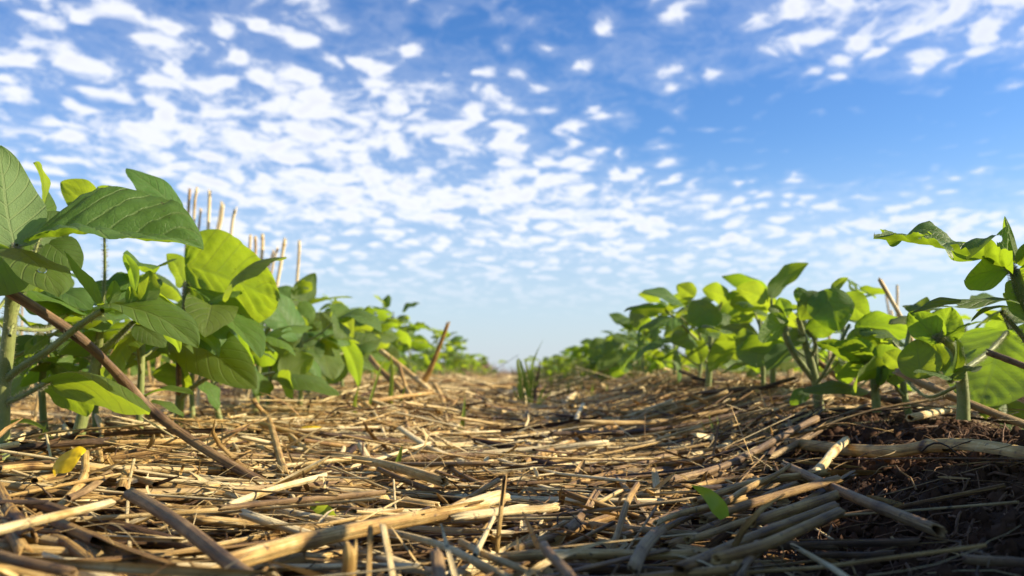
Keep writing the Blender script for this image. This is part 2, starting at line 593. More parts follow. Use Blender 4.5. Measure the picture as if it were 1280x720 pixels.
def make_crumbs():
    """Crumbs and clods of the bare bank: thousands of lumps, one mass nobody could count."""
    n = 26000
    y = 0.17 + 0.75 * RNG.random(n) ** 1.3
    x = 0.04 + RNG.random(n) * 0.42
    keep = RNG.random(n) < (0.04 + bare(x, y))
    x, y = x[keep], y[keep]
    n = len(x)
    r = 0.0007 + 0.0038 * RNG.random(n) ** 6
    z = soil(x, y) + r * 0.5
    # octahedron-like lump with 2 rings of 5 plus poles, squeezed unevenly
    S = 6
    th = np.arange(S) * 2 * math.pi / S
    rings = []
    for lat in (-1.25, -0.5, 0.35, 1.2):
        rr = math.cos(lat)
        rings.append(np.stack([np.cos(th + lat) * rr, np.sin(th + lat) * rr, np.full(S, math.sin(lat))], -1))
    U = np.concatenate(rings)                                   # (24,3)
    jit = 1 + 1.15 * (RNG.random((n, 24, 1)) - 0.5)
    sc = 1 + 0.6 * (RNG.random((n, 1, 3)) - 0.5)
    V = np.stack([x, y, z], -1)[:, None, :] + U[None] * jit * sc * r[:, None, None]
    q = []
    for k in range(3):
        for j in range(S):
            q.append((k * S + j, k * S + (j + 1) % S, (k + 1) * S + (j + 1) % S, (k + 1) * S + j))
    q.append((18, 19, 20, 21)); q.append((21, 22, 23, 18))
    q = np.array(q)[None] + (np.arange(n) * 24)[:, None, None]
    o = link('soil_crumbs', mesh_from('soil_crumbs', V, q.reshape(-1, 4), M_CLOD, smooth=False))
    tag(o, 'dark brown crumbs and clods of bare soil on the bank of the ridge', 'soil', kind='stuff')
    # root fibres and rotted threads
    n = 2600
    y = 0.2 + 0.7 * RNG.random(n) ** 1.2
    x = 0.03 + RNG.random(n) * 0.42
    keep = RNG.random(n) < (0.12 + bare(x, y))
    x, y = x[keep], y[keep]
    n = len(x)
    K = 7
    a = RNG.random(n) * 2 * math.pi
    L = 0.012 + 0.045 * RNG.random(n) ** 2
    curl = (RNG.random(n) - 0.5) * 5
    P = np.zeros((n, K, 3))
    P[:, 0] = np.stack([x, y, np.zeros(n)], -1)
    for k in range(1, K):
        aa = a + curl * k / K + 0.5 * (RNG.random(n) - 0.5)
        P[:, k, :2] = P[:, k - 1, :2] + (L / K)[:, None] * np.stack([np.cos(aa), np.sin(aa)], -1)
    P[:, :, 2] = soil(P[:, :, 0], P[:, :, 1]) + 0.001 + (0.008 * RNG.random(n) ** 2)[:, None] * np.sin(np.linspace(0, math.pi, K))[None] + 0.002 * RNG.random((n, K))
    R = (0.0003 + 0.0008 * RNG.random(n) ** 3)[:, None] * np.linspace(1, 0.5, K)[None]
    V, q, uv = tubes(P, R, 4)
    o = link('root_fibres', mesh_from('root_fibres', V, q, M_ROOT, uv))
    tag(o, 'tangle of thin dark roots and rotted fibres in the bare soil', 'roots', kind='stuff')


make_crumbs()

# ------------------------------------------------------------------ straw
def stalk_mesh(name, C, r, tint, flat=1.0, mat=None, nodes=(), taper=0.0, S=10, seed=0, ragged=0.0, split=0.0):
    """One hollow stalk along the centre line C (K,3); nodes = positions along 0..1 with a swelling and a dark ring."""
    rs = np.random.default_rng(seed + 1)
    C = np.asarray(C, float)
    K = len(C)
    L = np.linalg.norm(np.diff(C, axis=0), axis=1).sum()
    s = np.linspace(0, 1, K)
    R = r * (1 - taper * s) * (1 + 0.10 * (vnoise(s * 9 + seed * 3.1, np.full(K, seed * 1.7), 5) - 0.5))
    tt = tint + 0.22 * (vnoise(s * 6 + seed, np.full(K, seed * 0.9), 8) - 0.5)
    for nd in nodes:
        g = np.exp(-((s - nd) * L / (1.3 * r)) ** 2)
        R = R * (1 + 0.20 * g)
        tt = tt - 0.45 * g
    # rims: run the wall a little way back inside each open end
    e = min(3.0 * r, 0.2 * L)
    d0 = (C[1] - C[0]) / np.linalg.norm(C[1] - C[0])
    d1 = (C[-1] - C[-2]) / np.linalg.norm(C[-1] - C[-2])
    P = np.vstack([C, C[-1] + d1 * 1e-5, C[-1] - d1 * e])
    Rr = np.concatenate([R, [R[-1] * 0.70], [R[-1] * 0.66]])
    P = np.vstack([C[0] + d0 * e, C[0] - d0 * 1e-5, P])
    Rr = np.concatenate([[R[0] * 0.66], [R[0] * 0.70], Rr])
    ti = np.concatenate([[tint - 0.5, tint + 0.15], tt, [tint + 0.15, tint - 0.5]])
    Vm, q, uv = tubes(np.vstack([C[0] - d0, C, C[-1] + d1])[None], np.ones((1, K + 2)), S)  # frames from the clean line
    Vm = Vm.reshape(K + 2, S, 3)
    cen = np.vstack([C[0] - d0, C, C[-1] + d1])
    off = Vm - cen[:, None, :]
    idx = np.concatenate([[1, 1], np.arange(1, K + 1), [K, K]])
    off = off[idx]
    # ovals: squeeze along the second frame axis
    if True:
        fk = np.clip(flat * (0.72 + 0.62 * vnoise(s * 5 + seed * 1.9, np.full(K, seed * 2.3), 21)), 0.12, 1.05)
        fk = fk[np.clip(np.arange(len(idx)) - 2, 0, K - 1)][:, None, None]
        up = off[:, S // 4:S // 4 + 1, :] if S % 4 == 0 else off[:, 2:3, :]
        up = up / np.linalg.norm(up, axis=2, keepdims=True)
        comp = (off * up).sum(2, keepdims=True)
        off = off - up * comp * (1 - fk)
        tw = 0.5 * np.sin(np.arange(S) * 2 * math.pi / S * 2 + seed) * 0.16 + 0.10 * (rs.random(S) - 0.5)
        off = off * (1 + tw)[None, :, None]                              # out of round, ribbed
    V = P[:, None, :] + off * Rr[:, None, None]
    if ragged:
        k0, k1 = 2, len(P) - 3
        jag = ragged * r * (rs.random(S) - 0.3)
        V[k1] += d1 * jag[:, None]; V[k1 + 1] += d1 * jag[:, None]
        jag = ragged * r * (rs.random(S) - 0.3)
        V[k0] -= d0 * jag[:, None]; V[k0 - 1] -= d0 * jag[:, None]
    K2 = len(P)
    i = np.arange(K2 - 1)[:, None] * S
    j = np.arange(S)[None]
    jn = (j + 1) % S
    qa = np.stack([i + j, i + jn, i + S + jn, i + S + j], -1)
    if split:
        # torn open along one side, so the hollow shows
        j0 = int(rs.integers(0, S))
        n0 = max(3, int(split * K))
        cut = np.zeros((K2 - 1, S), bool)
        for w_ in range(max(2, S // 3)):
            ln = int(n0 * (0.75 + 0.25 * rs.random()))
            if rs.random() < 0.5 or True:
                cut[K2 - 1 - ln - 2:, (j0 + w_) % S] = True
        q = qa[~cut]
    else:
        q = qa.reshape(-1, 4)
    Lc = np.concatenate([[e / 1, 0], np.concatenate([[0], np.cumsum(np.linalg.norm(np.diff(C, axis=0), axis=1))]), [L, L - e]])
    u = np.broadcast_to((np.arange(S) / S)[None] + seed * 0.37, (K2, S))
    uv = np.stack([u, np.broadcast_to(Lc[:, None] + seed * 0.13, (K2, S))], -1).reshape(-1, 2)
    return V.reshape(-1, 3), q, uv, np.repeat(ti, S)


def stalk(name, C, r, tint, label=None, cat='straw stalk', group=None, flat=1.0, mat=None, nodes=(), taper=0.0, S=10, seed=0, ragged=0.5, parent=None, origin=None, split=0.0):
    V, q, uv, ti = stalk_mesh(name, C, r, tint, flat, mat, nodes, taper, S, seed, ragged, split)
    org = np.array(origin) if origin is not None else np.asarray(C, float).mean(0)
    me = mesh_from(name, V - org, q, mat or M_STRAW, uv, {'tint': ti})
    o = link(name, me, parent, None if parent is not None else org)
    if parent is None:
        tag(o, label, cat, group)
    return o


N_HERO = 0


def hero(pts, th, tint, label, flat=1.0, mat=None, nodes=(), lift=0.018, taper=0.0, sag=0.0, group=None, name='straw_stalk', cat='straw stalk', split=None):
    """A stalk that can be told apart: pts in photo pixels, resting on the mulch unless a distance is given."""
    global N_HERO
    N_HERO += 1
    W = []
    for p in pts:
        W.append(at(*p) if len(p) == 3 else ground_hit(p[0], p[1], lift))
    W = np.array([tuple(w) for w in W])
    L = np.linalg.norm(np.diff(W, axis=0), axis=1).sum()
    d = W[:, 1].mean()
    K = int(np.clip(L / 0.008, 8, 40))
    C = spline(W, K)
    rs = np.random.default_rng(N_HERO)
    s = np.linspace(0, 1, K)[:, None]
    C = C + np.sin(s * math.pi * (1 + rs.random())) * (rs.random(3) - 0.5) * L * 0.025
    C[:, 2] -= sag * np.sin(s[:, 0] * math.pi)
    if not nodes and L > 0.09 and rs.random() < 0.6:
        nodes = (0.25 + 0.5 * rs.random(),)
    return stalk(name, C, th * 0.86 * d / F / 2, tint, label, cat, group, flat, mat, nodes, taper, 14, N_HERO, 1.6, split=split if split is not None else ((0.3 + 0.35 * rs.random()) if rs.random() < .38 else 0.0))


G = M_GREY
HERO = [
    # the two long stalks leaning down out of the bean plants
    ([(-30, 340, 0.47), (100, 432, 0.50), (197, 519, 0.535), (345, 607)], 15, 0.44, 'long thick brown stalk leaning down through the big bean plant onto the mulch', {'mat': G, 'nodes': (0.28, 0.66), 'split': 0}),
    ([(134, 527, .66), (205, 558, .68), (278, 594)], 10, 0.5, 'brown stalk sloping parallel beneath the long thick leaning stalk', {'mat': G}),
    ([(6, 537), (89, 529)], 8, 0.72, 'short pale stalk lying flat behind the yellow leaf', {}),
    ([(211, 518), (322, 544)], 9, 0.6, 'straight tan stalk lying under the low bean leaves', {}),
    ([(121, 520, .70), (131, 590)], 9, 0.72, 'upright pale stick standing in the straw beside the yellow leaf', {}),
    ([(0, 588), (46, 583), (128, 590)], 11, 0.72, 'yellowish stalk with a black joint lying against the yellow leaf', {'nodes': (0.42,), 'lift': .024}),
    ([(86, 624), (141, 592)], 12, 0.5, 'flat grey split stalk propped beside the yellow leaf stalk', {'mat': G, 'flat': .45, 'lift': .024}),
    ([(-20, 670), (60, 650), (139, 629)], 14, 0.88, 'bright cream stalk curving across the front corner of the mulch', {'lift': .03}),
    ([(163, 618), (240, 668), (322, 728)], 21, 0.42, 'thick dark grey stalk running down out of the front edge', {'mat': G, 'lift': .03, 'taper': .15}),
    ([(92, 628), (200, 617), (309, 607)], 7, 0.76, 'long thin pale straw ending at the thick leaning stalk', {}),
    ([(-4, 610), (35, 676)], 22, 0.42, 'thick olive brown stalk end at the front corner', {'lift': .022}),
    ([(-4, 640), (34, 700)], 20, 0.55, 'thick tan stalk beside the olive brown stalk end', {'lift': .02}),
    ([(70, 654), (128, 680), (214, 714)], 20, 0.46, 'thick brown jointed stalk lying below the bright cream stalk', {'nodes': (0.40,), 'lift': .022}),
    ([(58, 668), (150, 724)], 17, 0.6, 'tan stalk squeezed under the thick brown jointed stalk', {'lift': .018}),
    ([(170, 692), (330, 689)], 8, 0.62, 'thin reddish tan straw crossing behind the thick dark grey stalk', {}),
    ([(-10, 694), (90, 718)], 15, 0.4, 'greyish stalk lying in the front corner', {'mat': G, 'lift': .026}),
    ([(131, 603), (245, 609)], 8, 0.66, 'pale brown straw lying level between the two sloping stalks', {}),
    ([(223, 646), (325, 630)], 10, 0.58, 'brown stalk lying over the small dark hollow in the mulch', {}),
    ([(50, 600), (76, 640)], 10, 0.6, 'short olive tan stub leaning in the mulch below the yellow leaf', {}),
    ([(131, 580), (254, 594)], 9, 0.40, 'brown stalk in the shade of the thick leaning stalk', {}),
    ([(317, 500, .83), (335, 522, .80), (358, 600)], 8, 0.6, 'crooked tan stalk bent down from the bean leaves', {}),
    ([(272, 532), (368, 553)], 10, 0.82, 'bright stalk joining the bend of the long tan stalk', {}),
    ([(364, 547), (393, 563), (451, 577), (556, 609)], 11, 0.70, 'long tan stalk with a kink stretching across the middle of the mulch', {'nodes': (0.14, 0.45), 'lift': .024}),
    ([(384, 556), (478, 553)], 9, 0.95, 'bright white straw lying beyond the long kinked stalk', {}),
    ([(285, 633), (345, 612), (404, 597)], 10, 0.97, 'bright white straw lying over the sloping stalks', {'lift': .026}),
    ([(275, 637), (370, 627), (478, 615)], 9, 0.46, 'thin grey brown stalk lying in front of the white straw', {'mat': G, 'lift': .028}),
    ([(385, 612), (545, 636)], 14, 0.80, 'pale stalk lying level behind the big pale stalk', {}),
    ([(400, 643), (495, 645)], 10, 0.84, 'short pale stalk tucked behind the big pale stalk', {}),
    ([(282, 706), (384, 675), (494, 652), (604, 634)], 21, 0.70, 'big pale stalk with a dark joint sweeping up toward the split golden sheath', {'nodes': (0.33,), 'lift': .028}),
    ([(335, 712), (425, 695)], 16, 0.66, 'tan stalk lying below the big pale stalk', {}),
    ([(436, 735, .262), (437, 683, .258)], 23, 0.62, 'broken upright stub standing at the front edge of the mulch', {'flat': .5}),
    ([(460, 730, .27), (463, 660, .275)], 9, 0.62, 'thin splinter standing beside the broken upright stub', {'flat': .5}),
    ([(492, 728, .262), (479, 658, .27)], 10, 0.84, 'pale split splinter leaning beside the broken upright stub', {'flat': .45}),
    ([(550, 740, .25), (546, 693, .27)], 20, 0.56, 'greyish stub end pointing up at the front edge of the mulch', {'mat': G}),
    ([(486, 667), (560, 690), (640, 722)], 10, 0.86, 'bright stalk sloping down from the splinters to the front edge', {'lift': .026}),
    ([(503, 496, 1.16), (511, 546)], 8, 0.52, 'brown stick standing in the straw behind the long kinked stalk', {}),
    ([(465, 513, 1.0), (492, 564)], 5, 0.92, 'thin white straw leaning over the long kinked stalk', {}),
    ([(535, 580), (604, 580)], 8, 0.84, 'short bright straw by the curled brown fragment', {}),
    ([(354, 514), (404, 541)], 8, 0.66, 'short tan stalk sloping under the bean leaves', {}),
    ([(536, 648), (629, 622)], 24, 0.86, 'wide flat golden sheath split open in the middle of the mulch', {'flat': .35, 'lift': .026}),
    ([(566, 648), (640, 640), (696, 634)], 13, 0.90, 'bright golden strip lying along the split golden sheath', {'flat': .5, 'lift': .026}),
    ([(621, 692), (626, 640, .335), (631, 594, .345)], 8, 0.66, 'slim tan stick standing upright in front of the split golden sheath', {'flat': .6}),
    ([(797, 606, .40), (760, 690)], 9, 0.62, 'pale stick leaning up over the shaded straw', {'lift': .02}),
    ([(770, 596), (812, 652)], 9, 0.60, 'greyish stalk crossing behind the leaning pale stick', {'mat': G}),
    ([(630, 698), (740, 695), (866, 692)], 15, 0.74, 'golden stalk lying level along the front edge of the mulch', {'nodes': (0.1,), 'lift': .024}),
    ([(680, 682), (716, 728)], 14, 0.42, 'dark greyish stalk end crossing the golden level stalk', {'mat': G, 'lift': .032}),
    ([(576, 678), (668, 724)], 10, 0.80, 'pale stalk lying below the slim upright stick', {'lift': .024}),
    ([(617, 648), (594, 694)], 8, 0.95, 'short white splinter leaning below the split golden sheath', {'lift': .026}),
    ([(655, 580), (735, 546), (818, 514)], 8, 0.52, 'long slender brown stalk reaching back toward the far bean plants', {'lift': .022}),
    ([(668, 578), (732, 561)], 14, 0.97, 'bright white flake of straw in a patch of sun', {'flat': .35}),
    ([(600, 580), (680, 582), (757, 586)], 8, 0.44, 'thin brown straw lying in front of the white flake', {}),
    ([(626, 588), (676, 602)], 9, 0.58, 'short tan stalk lying below the thin brown straw', {}),
    ([(703, 612), (775, 591)], 9, 0.46, 'brown stalk lying half in shade behind the leaning pale stick', {}),
    ([(720, 607), (832, 606)], 9, 0.44, 'shaded stalk lying level behind the leaning pale stick', {}),
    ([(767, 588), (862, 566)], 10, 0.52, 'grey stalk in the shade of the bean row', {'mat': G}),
    ([(667, 661), (706, 655)], 8, 0.66, 'short reddish straw piece in the shaded mulch', {}),
    ([(640, 690), (717, 663), (772, 645)], 13, 0.44, 'brown bent stalk in the shaded mulch', {}),
    ([(768, 674), (865, 636)], 12, 0.42, 'brown stalk sloping in the shaded mulch', {}),
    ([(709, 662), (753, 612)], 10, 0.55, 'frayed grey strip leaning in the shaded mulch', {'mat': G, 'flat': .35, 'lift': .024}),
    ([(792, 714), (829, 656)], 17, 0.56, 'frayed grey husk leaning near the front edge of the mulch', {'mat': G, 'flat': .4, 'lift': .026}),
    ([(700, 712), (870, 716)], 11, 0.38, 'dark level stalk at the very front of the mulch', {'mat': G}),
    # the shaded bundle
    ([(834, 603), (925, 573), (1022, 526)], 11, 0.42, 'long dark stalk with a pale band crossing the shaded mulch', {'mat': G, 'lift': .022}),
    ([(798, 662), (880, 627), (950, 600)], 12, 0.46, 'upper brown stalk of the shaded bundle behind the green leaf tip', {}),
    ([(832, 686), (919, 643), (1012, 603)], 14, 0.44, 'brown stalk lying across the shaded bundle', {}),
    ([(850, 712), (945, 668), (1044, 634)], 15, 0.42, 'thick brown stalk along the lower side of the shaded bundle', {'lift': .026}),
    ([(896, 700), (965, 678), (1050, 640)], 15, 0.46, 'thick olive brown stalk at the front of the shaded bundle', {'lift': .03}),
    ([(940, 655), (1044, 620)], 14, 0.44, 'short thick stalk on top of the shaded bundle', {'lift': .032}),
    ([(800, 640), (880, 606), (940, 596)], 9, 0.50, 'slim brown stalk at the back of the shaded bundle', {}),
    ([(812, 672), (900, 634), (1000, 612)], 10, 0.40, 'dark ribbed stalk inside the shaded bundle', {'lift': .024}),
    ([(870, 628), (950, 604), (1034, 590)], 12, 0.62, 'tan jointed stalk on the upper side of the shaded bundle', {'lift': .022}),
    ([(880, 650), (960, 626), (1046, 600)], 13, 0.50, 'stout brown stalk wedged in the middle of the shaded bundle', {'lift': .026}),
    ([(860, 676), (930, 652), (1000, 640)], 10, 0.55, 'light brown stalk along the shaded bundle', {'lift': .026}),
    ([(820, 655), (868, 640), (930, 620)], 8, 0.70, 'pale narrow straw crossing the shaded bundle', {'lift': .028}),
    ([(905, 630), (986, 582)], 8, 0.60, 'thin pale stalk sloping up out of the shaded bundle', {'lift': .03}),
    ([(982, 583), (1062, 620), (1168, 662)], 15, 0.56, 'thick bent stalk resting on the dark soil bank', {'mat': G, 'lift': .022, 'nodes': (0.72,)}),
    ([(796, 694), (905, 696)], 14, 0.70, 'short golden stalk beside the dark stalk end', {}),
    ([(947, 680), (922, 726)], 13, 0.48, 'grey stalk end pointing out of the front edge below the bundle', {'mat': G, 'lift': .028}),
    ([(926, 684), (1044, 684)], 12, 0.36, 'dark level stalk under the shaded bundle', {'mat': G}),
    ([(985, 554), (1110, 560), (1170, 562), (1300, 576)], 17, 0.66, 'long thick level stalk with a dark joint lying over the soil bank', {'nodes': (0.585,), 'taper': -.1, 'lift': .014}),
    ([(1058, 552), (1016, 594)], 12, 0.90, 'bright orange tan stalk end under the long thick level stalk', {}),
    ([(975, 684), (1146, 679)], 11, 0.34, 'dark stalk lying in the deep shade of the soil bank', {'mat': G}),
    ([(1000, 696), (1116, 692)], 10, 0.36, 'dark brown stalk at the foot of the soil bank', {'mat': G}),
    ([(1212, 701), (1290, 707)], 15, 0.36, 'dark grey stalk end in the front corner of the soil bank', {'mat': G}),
    ([(1138, 523), (1290, 519)], 8, 0.80, 'thin pale straw lying level along the top of the soil bank', {}),
    ([(1122, 464, .60), (1200, 500, .58), (1295, 536, .56)], 12, 0.68, 'long pale brown stalk sloping down across the bean stem', {'mat': G}),
    ([(1036, 477, .80), (1100, 496, .78), (1180, 517, .74)], 10, 0.50, 'greyish stalk sloping behind the long pale brown stalk', {'mat': G}),
    ([(1236, 441, .55), (1290, 461, .53)], 9, 0.46, 'dark dry stick slanting through the big round bean leaf', {'mat': G}),
    ([(1020, 450, .95), (1062, 484, .92)], 8, 0.40, 'reddish brown stick slanting beside the bean stem on the ridge', {}),
    ([(1100, 350, .85), (1127, 398, .86), (1150, 450, .87)], 6, 0.92, 'white dry stick poking up out of the bean leaves', {}),
    # the heap below the bean row and the far furrow
    ([(519, 497, 1.26), (540, 455, 1.24), (560, 405, 1.22)], 9, 0.46, 'brown stick leaning up against the sky from the straw heap', {'taper': .35}),
    ([(477, 439, 1.30), (540, 490, 1.22)], 7, 0.72, 'pale stalk sliding down the straw heap under the bean leaves', {}),
    ([(463, 448, 1.22), (503, 490, 1.15)], 8, 0.60, 'tan stalk sloping down the straw heap', {}),
    ([(500, 460, 1.2), (512, 500, 1.15)], 6, 0.62, 'short stick standing in the straw heap', {}),
    ([(508, 486, 1.15), (531, 522, 1.05)], 7, 0.70, 'pale short stalk at the foot of the straw heap', {}),
    ([(543, 480, 1.2), (561, 516, 1.12)], 7, 0.70, 'pale stick leaning at the far side of the straw heap', {}),
    ([(420, 495), (476, 535)], 9, 0.66, 'pale stalk sloping out from under the bean leaves', {}),
    ([(556, 484, 2.2), (650, 484, 2.2), (740, 492, 2.15), (815, 494, 2.1)], 4, 0.25, 'thin dark branch lying level across the far furrow', {}),
    ([(680, 527), (706, 508), (735, 491, 1.9)], 9, 0.86, 'pale stalk rising toward the thin dark branch', {}),
    ([(844, 538, 1.0), (871, 506, 1.05)], 6, 0.74, 'pale straw leaning up at the foot of the bean row', {}),
    ([(880, 514), (924, 501)], 9, 0.86, 'pale stalk end at the foot of the bean row', {}),
    ([(850, 464, 1.3), (884, 477, 1.25)], 5, 0.25, 'dark stick slanting across the foot of a bean stem', {}),
    ([(222, 425, .72), (224, 492, .72)], 8, 0.30, 'reddish brown dry stick standing among the bean leaves', {}),
]
for h in HERO:
    hero(*h[:4], **h[4])


def straw_mat():
    """All the other straw of the mulch: the pieces that show largest are objects, the rest is one mass."""
    def batch(n, y0, y1, half, lmin, lmax, zmax):
        y = np.sqrt(y0 ** 2 + RNG.random(n) * (y1 ** 2 - y0 ** 2))
        x = (RNG.random(n) * 2 - 1) * (half + 0.72 * y)
        keep = RNG.random(n) > 0.93 * bare(x, y)
        x, y = x[keep], y[keep]
        n = len(x)
        L = lmin + (lmax - lmin) * RNG.random(n) ** 1.5
        r = 0.0006 + 0.0022 * RNG.random(n) ** 2.6
        a = RNG.normal(0.05, 0.85, n)
        tilt = RNG.normal(0, 0.085, n) + (RNG.random(n) < 0.02) * RNG.normal(0, 0.25, n)
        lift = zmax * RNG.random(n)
        tint = np.clip(0.63 + 0.30 * RNG.standard_normal(n) + 0.5 * (lift / zmax - 0.55), 0.05, 1.05)  # low-lying straw tinted darker: shade of the gaps put into the colour
        return x, y, L, r, a, tilt, lift, tint
    B = [batch(16500, 0.17, 1.7, 0.16, 0.05, 0.34, 0.020), batch(15500, 1.7, 6.5, 0.1, 0.08, 0.34, 0.024)]
    B = [np.concatenate(c) for c in zip(*B)]
    x, y, L, r, a, tilt, lift, tint = B
    r = r * np.where(y > 1.7, 1.25, 1.0)
    dark_mask = sstep(x, .03 + .02 * y, .16) * sstep(y, .35, .5) * sstep(y, 1.9, 1.2) * (0.4 + 0.9 * fbm(x * 14, y * 14, 3, 61))
    tint = tint - 0.25 * bare(x, y) - 0.26 * dark_mask                      # straw tinted darker on the bank and along the furrow beside it
    n = len(x)
    K = 5
    s = np.linspace(-0.5, 0.5, K)
    bend = RNG.normal(0, 0.22, n)
    kink = (RNG.random(n) < 0.2) * RNG.normal(0, 0.55, n)
    ks = RNG.random(n) * 0.6 - 0.3
    X = np.zeros((n, K)); Y = np.zeros((n, K)); 
    for k in range(K):
        off = bend * (s[k] ** 2) * L + np.maximum(s[k] - ks, 0) * kink * L
        X[:, k] = x + s[k] * L * np.cos(a) - off * np.sin(a)
        Y[:, k] = y + s[k] * L * np.sin(a) + off * np.cos(a)
    Z = land(X, Y) + lift[:, None] + r[:, None] * 0.4 + np.tan(np.clip(tilt, -0.8, 0.8))[:, None] * (s * 1.0)[None] * L[:, None]
    Z = np.maximum(Z, land(X, Y) - 0.004)
    P = np.stack([X, Y, Z], -1)
    # nothing may poke up between the camera and the plants
    px, py, dep = project(P)
    ok0 = RNG.random(n) > 0.88 * bare(P[:, :, 0], P[:, :, 1]).max(1)
    ok = ok0 & ~((P[:, :, 1].min(1) < 0.35) & (Z - land(X, Y) > 0.032).any(1)) & (P[:, :, 1].min(1) > 0.12)
    ok &= ~((Z - land(P[:, :, 0], P[:, :, 1]) > 0.036) & (P[:, :, 1] < 1.5)).any(1)
    ok &= ~((py < 492) & (P[:, :, 1] < 1.3) & (Z - land(X, Y) > 0.04)).any(1)
    kinked = np.abs(kink) > .35
    x, y, L, r, a, tilt, lift, tint, P, px, py, dep, kinked = [v[ok] for v in (x, y, L, r, a, tilt, lift, tint, P, px, py, dep, kinked)]
    n = len(x)
    inside = ((px > 0) & (px < 1280) & (py > 300) & (py < 720)).mean(1)
    plen = np.hypot(np.diff(px, axis=1), np.diff(py, axis=1)).sum(1)
    score = plen * (2 * r * F / dep.mean(1)) * inside * (lift > 0.45 * np.where(y > 1.7, .024, .019))
    order = np.argsort(-score)
    M = 298 - N_HERO
    single = order[:M]
    rest = np.ones(n, bool)
    rest[single] = False
    for i in single:
        C = spline(P[i], 14)
        sun_side = x[i] < 0.05
        fl = random.choice((1, .85, .7, .5, .35))
        hue = 'pale cream' if tint[i] > .66 else ('tan' if tint[i] > .42 else 'dark brown')
        wp = r[i] * 2 * F / dep[i].mean()
        form = ('kinked ' if kinked[i] else '') + ('flattened ' if fl < .6 else '') + ('thick' if wp > 11 else ('slender' if wp > 6 else 'fine'))
        qx, qy = px[i].mean(), py[i].mean()
        if bare(x[i], y[i]) > .3: place = 'on the dark soil bank'
        elif qy > 640: place = 'at the front edge by the ' + ('bright cream stalk' if qx < 270 else 'upright splinters' if qx < 620 else 'golden level stalk' if qx < 860 else 'shaded bundle')
        elif qy > 560: place = 'in the mulch near the ' + ('yellow leaf' if qx < 220 else 'long kinked stalk' if qx < 590 else 'white flake' if qx < 790 else 'shaded bundle')
        elif qy > 515: place = 'lying ' + ('under the drooping bean leaves' if qx < 360 else 'before the straw heap' if qx < 600 else 'beyond the white flake' if qx < 800 else 'below the bushy bean plant')
        else: place = 'back ' + ('under the bean leaves' if qx < 460 else 'along the furrow' if qx < 780 else 'by the sunward bean row')
        sl = (py[i][-1] - py[i][0]) / (px[i][-1] - px[i][0] + 1e-6)
        way = 'level' if abs(sl) < .08 else ('rising' if sl < 0 else 'dipping') + ' sunward'
        lab = f'{form} {hue} straw {way} {place}'.replace('lying ', '')
        grp = lab
        nodes = (0.2 + 0.6 * random.random(),) if L[i] > 0.1 else ()
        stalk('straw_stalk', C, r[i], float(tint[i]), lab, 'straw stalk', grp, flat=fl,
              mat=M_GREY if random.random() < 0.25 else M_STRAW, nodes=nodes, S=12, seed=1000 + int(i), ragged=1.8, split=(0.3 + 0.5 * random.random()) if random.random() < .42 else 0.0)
    for sel, S, nm in ((rest & (y <= 1.7), 6, 'straw_mulch'), (rest & (y > 1.7), 4, 'far_straw_mulch')):
        R = r[sel][:, None] * np.ones((1, K))
        KK = slice(None) if S == 6 else slice(0, K, 2)
        V, q, uv = tubes(P[sel][:, KK], R[:, KK], S, flat=0.18 + 0.82 * RNG.random(sel.sum()))
        k = 5 if S == 6 else 3
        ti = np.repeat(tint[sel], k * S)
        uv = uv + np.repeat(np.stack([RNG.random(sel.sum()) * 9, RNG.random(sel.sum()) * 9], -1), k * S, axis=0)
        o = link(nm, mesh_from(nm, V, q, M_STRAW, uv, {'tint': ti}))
        tag(o, 'thick mat of countless dry broken straws over the furrow' if S == 6 else 'straw litter running back along the furrow to the horizon', 'straw mulch', kind='stuff')


straw_mat()


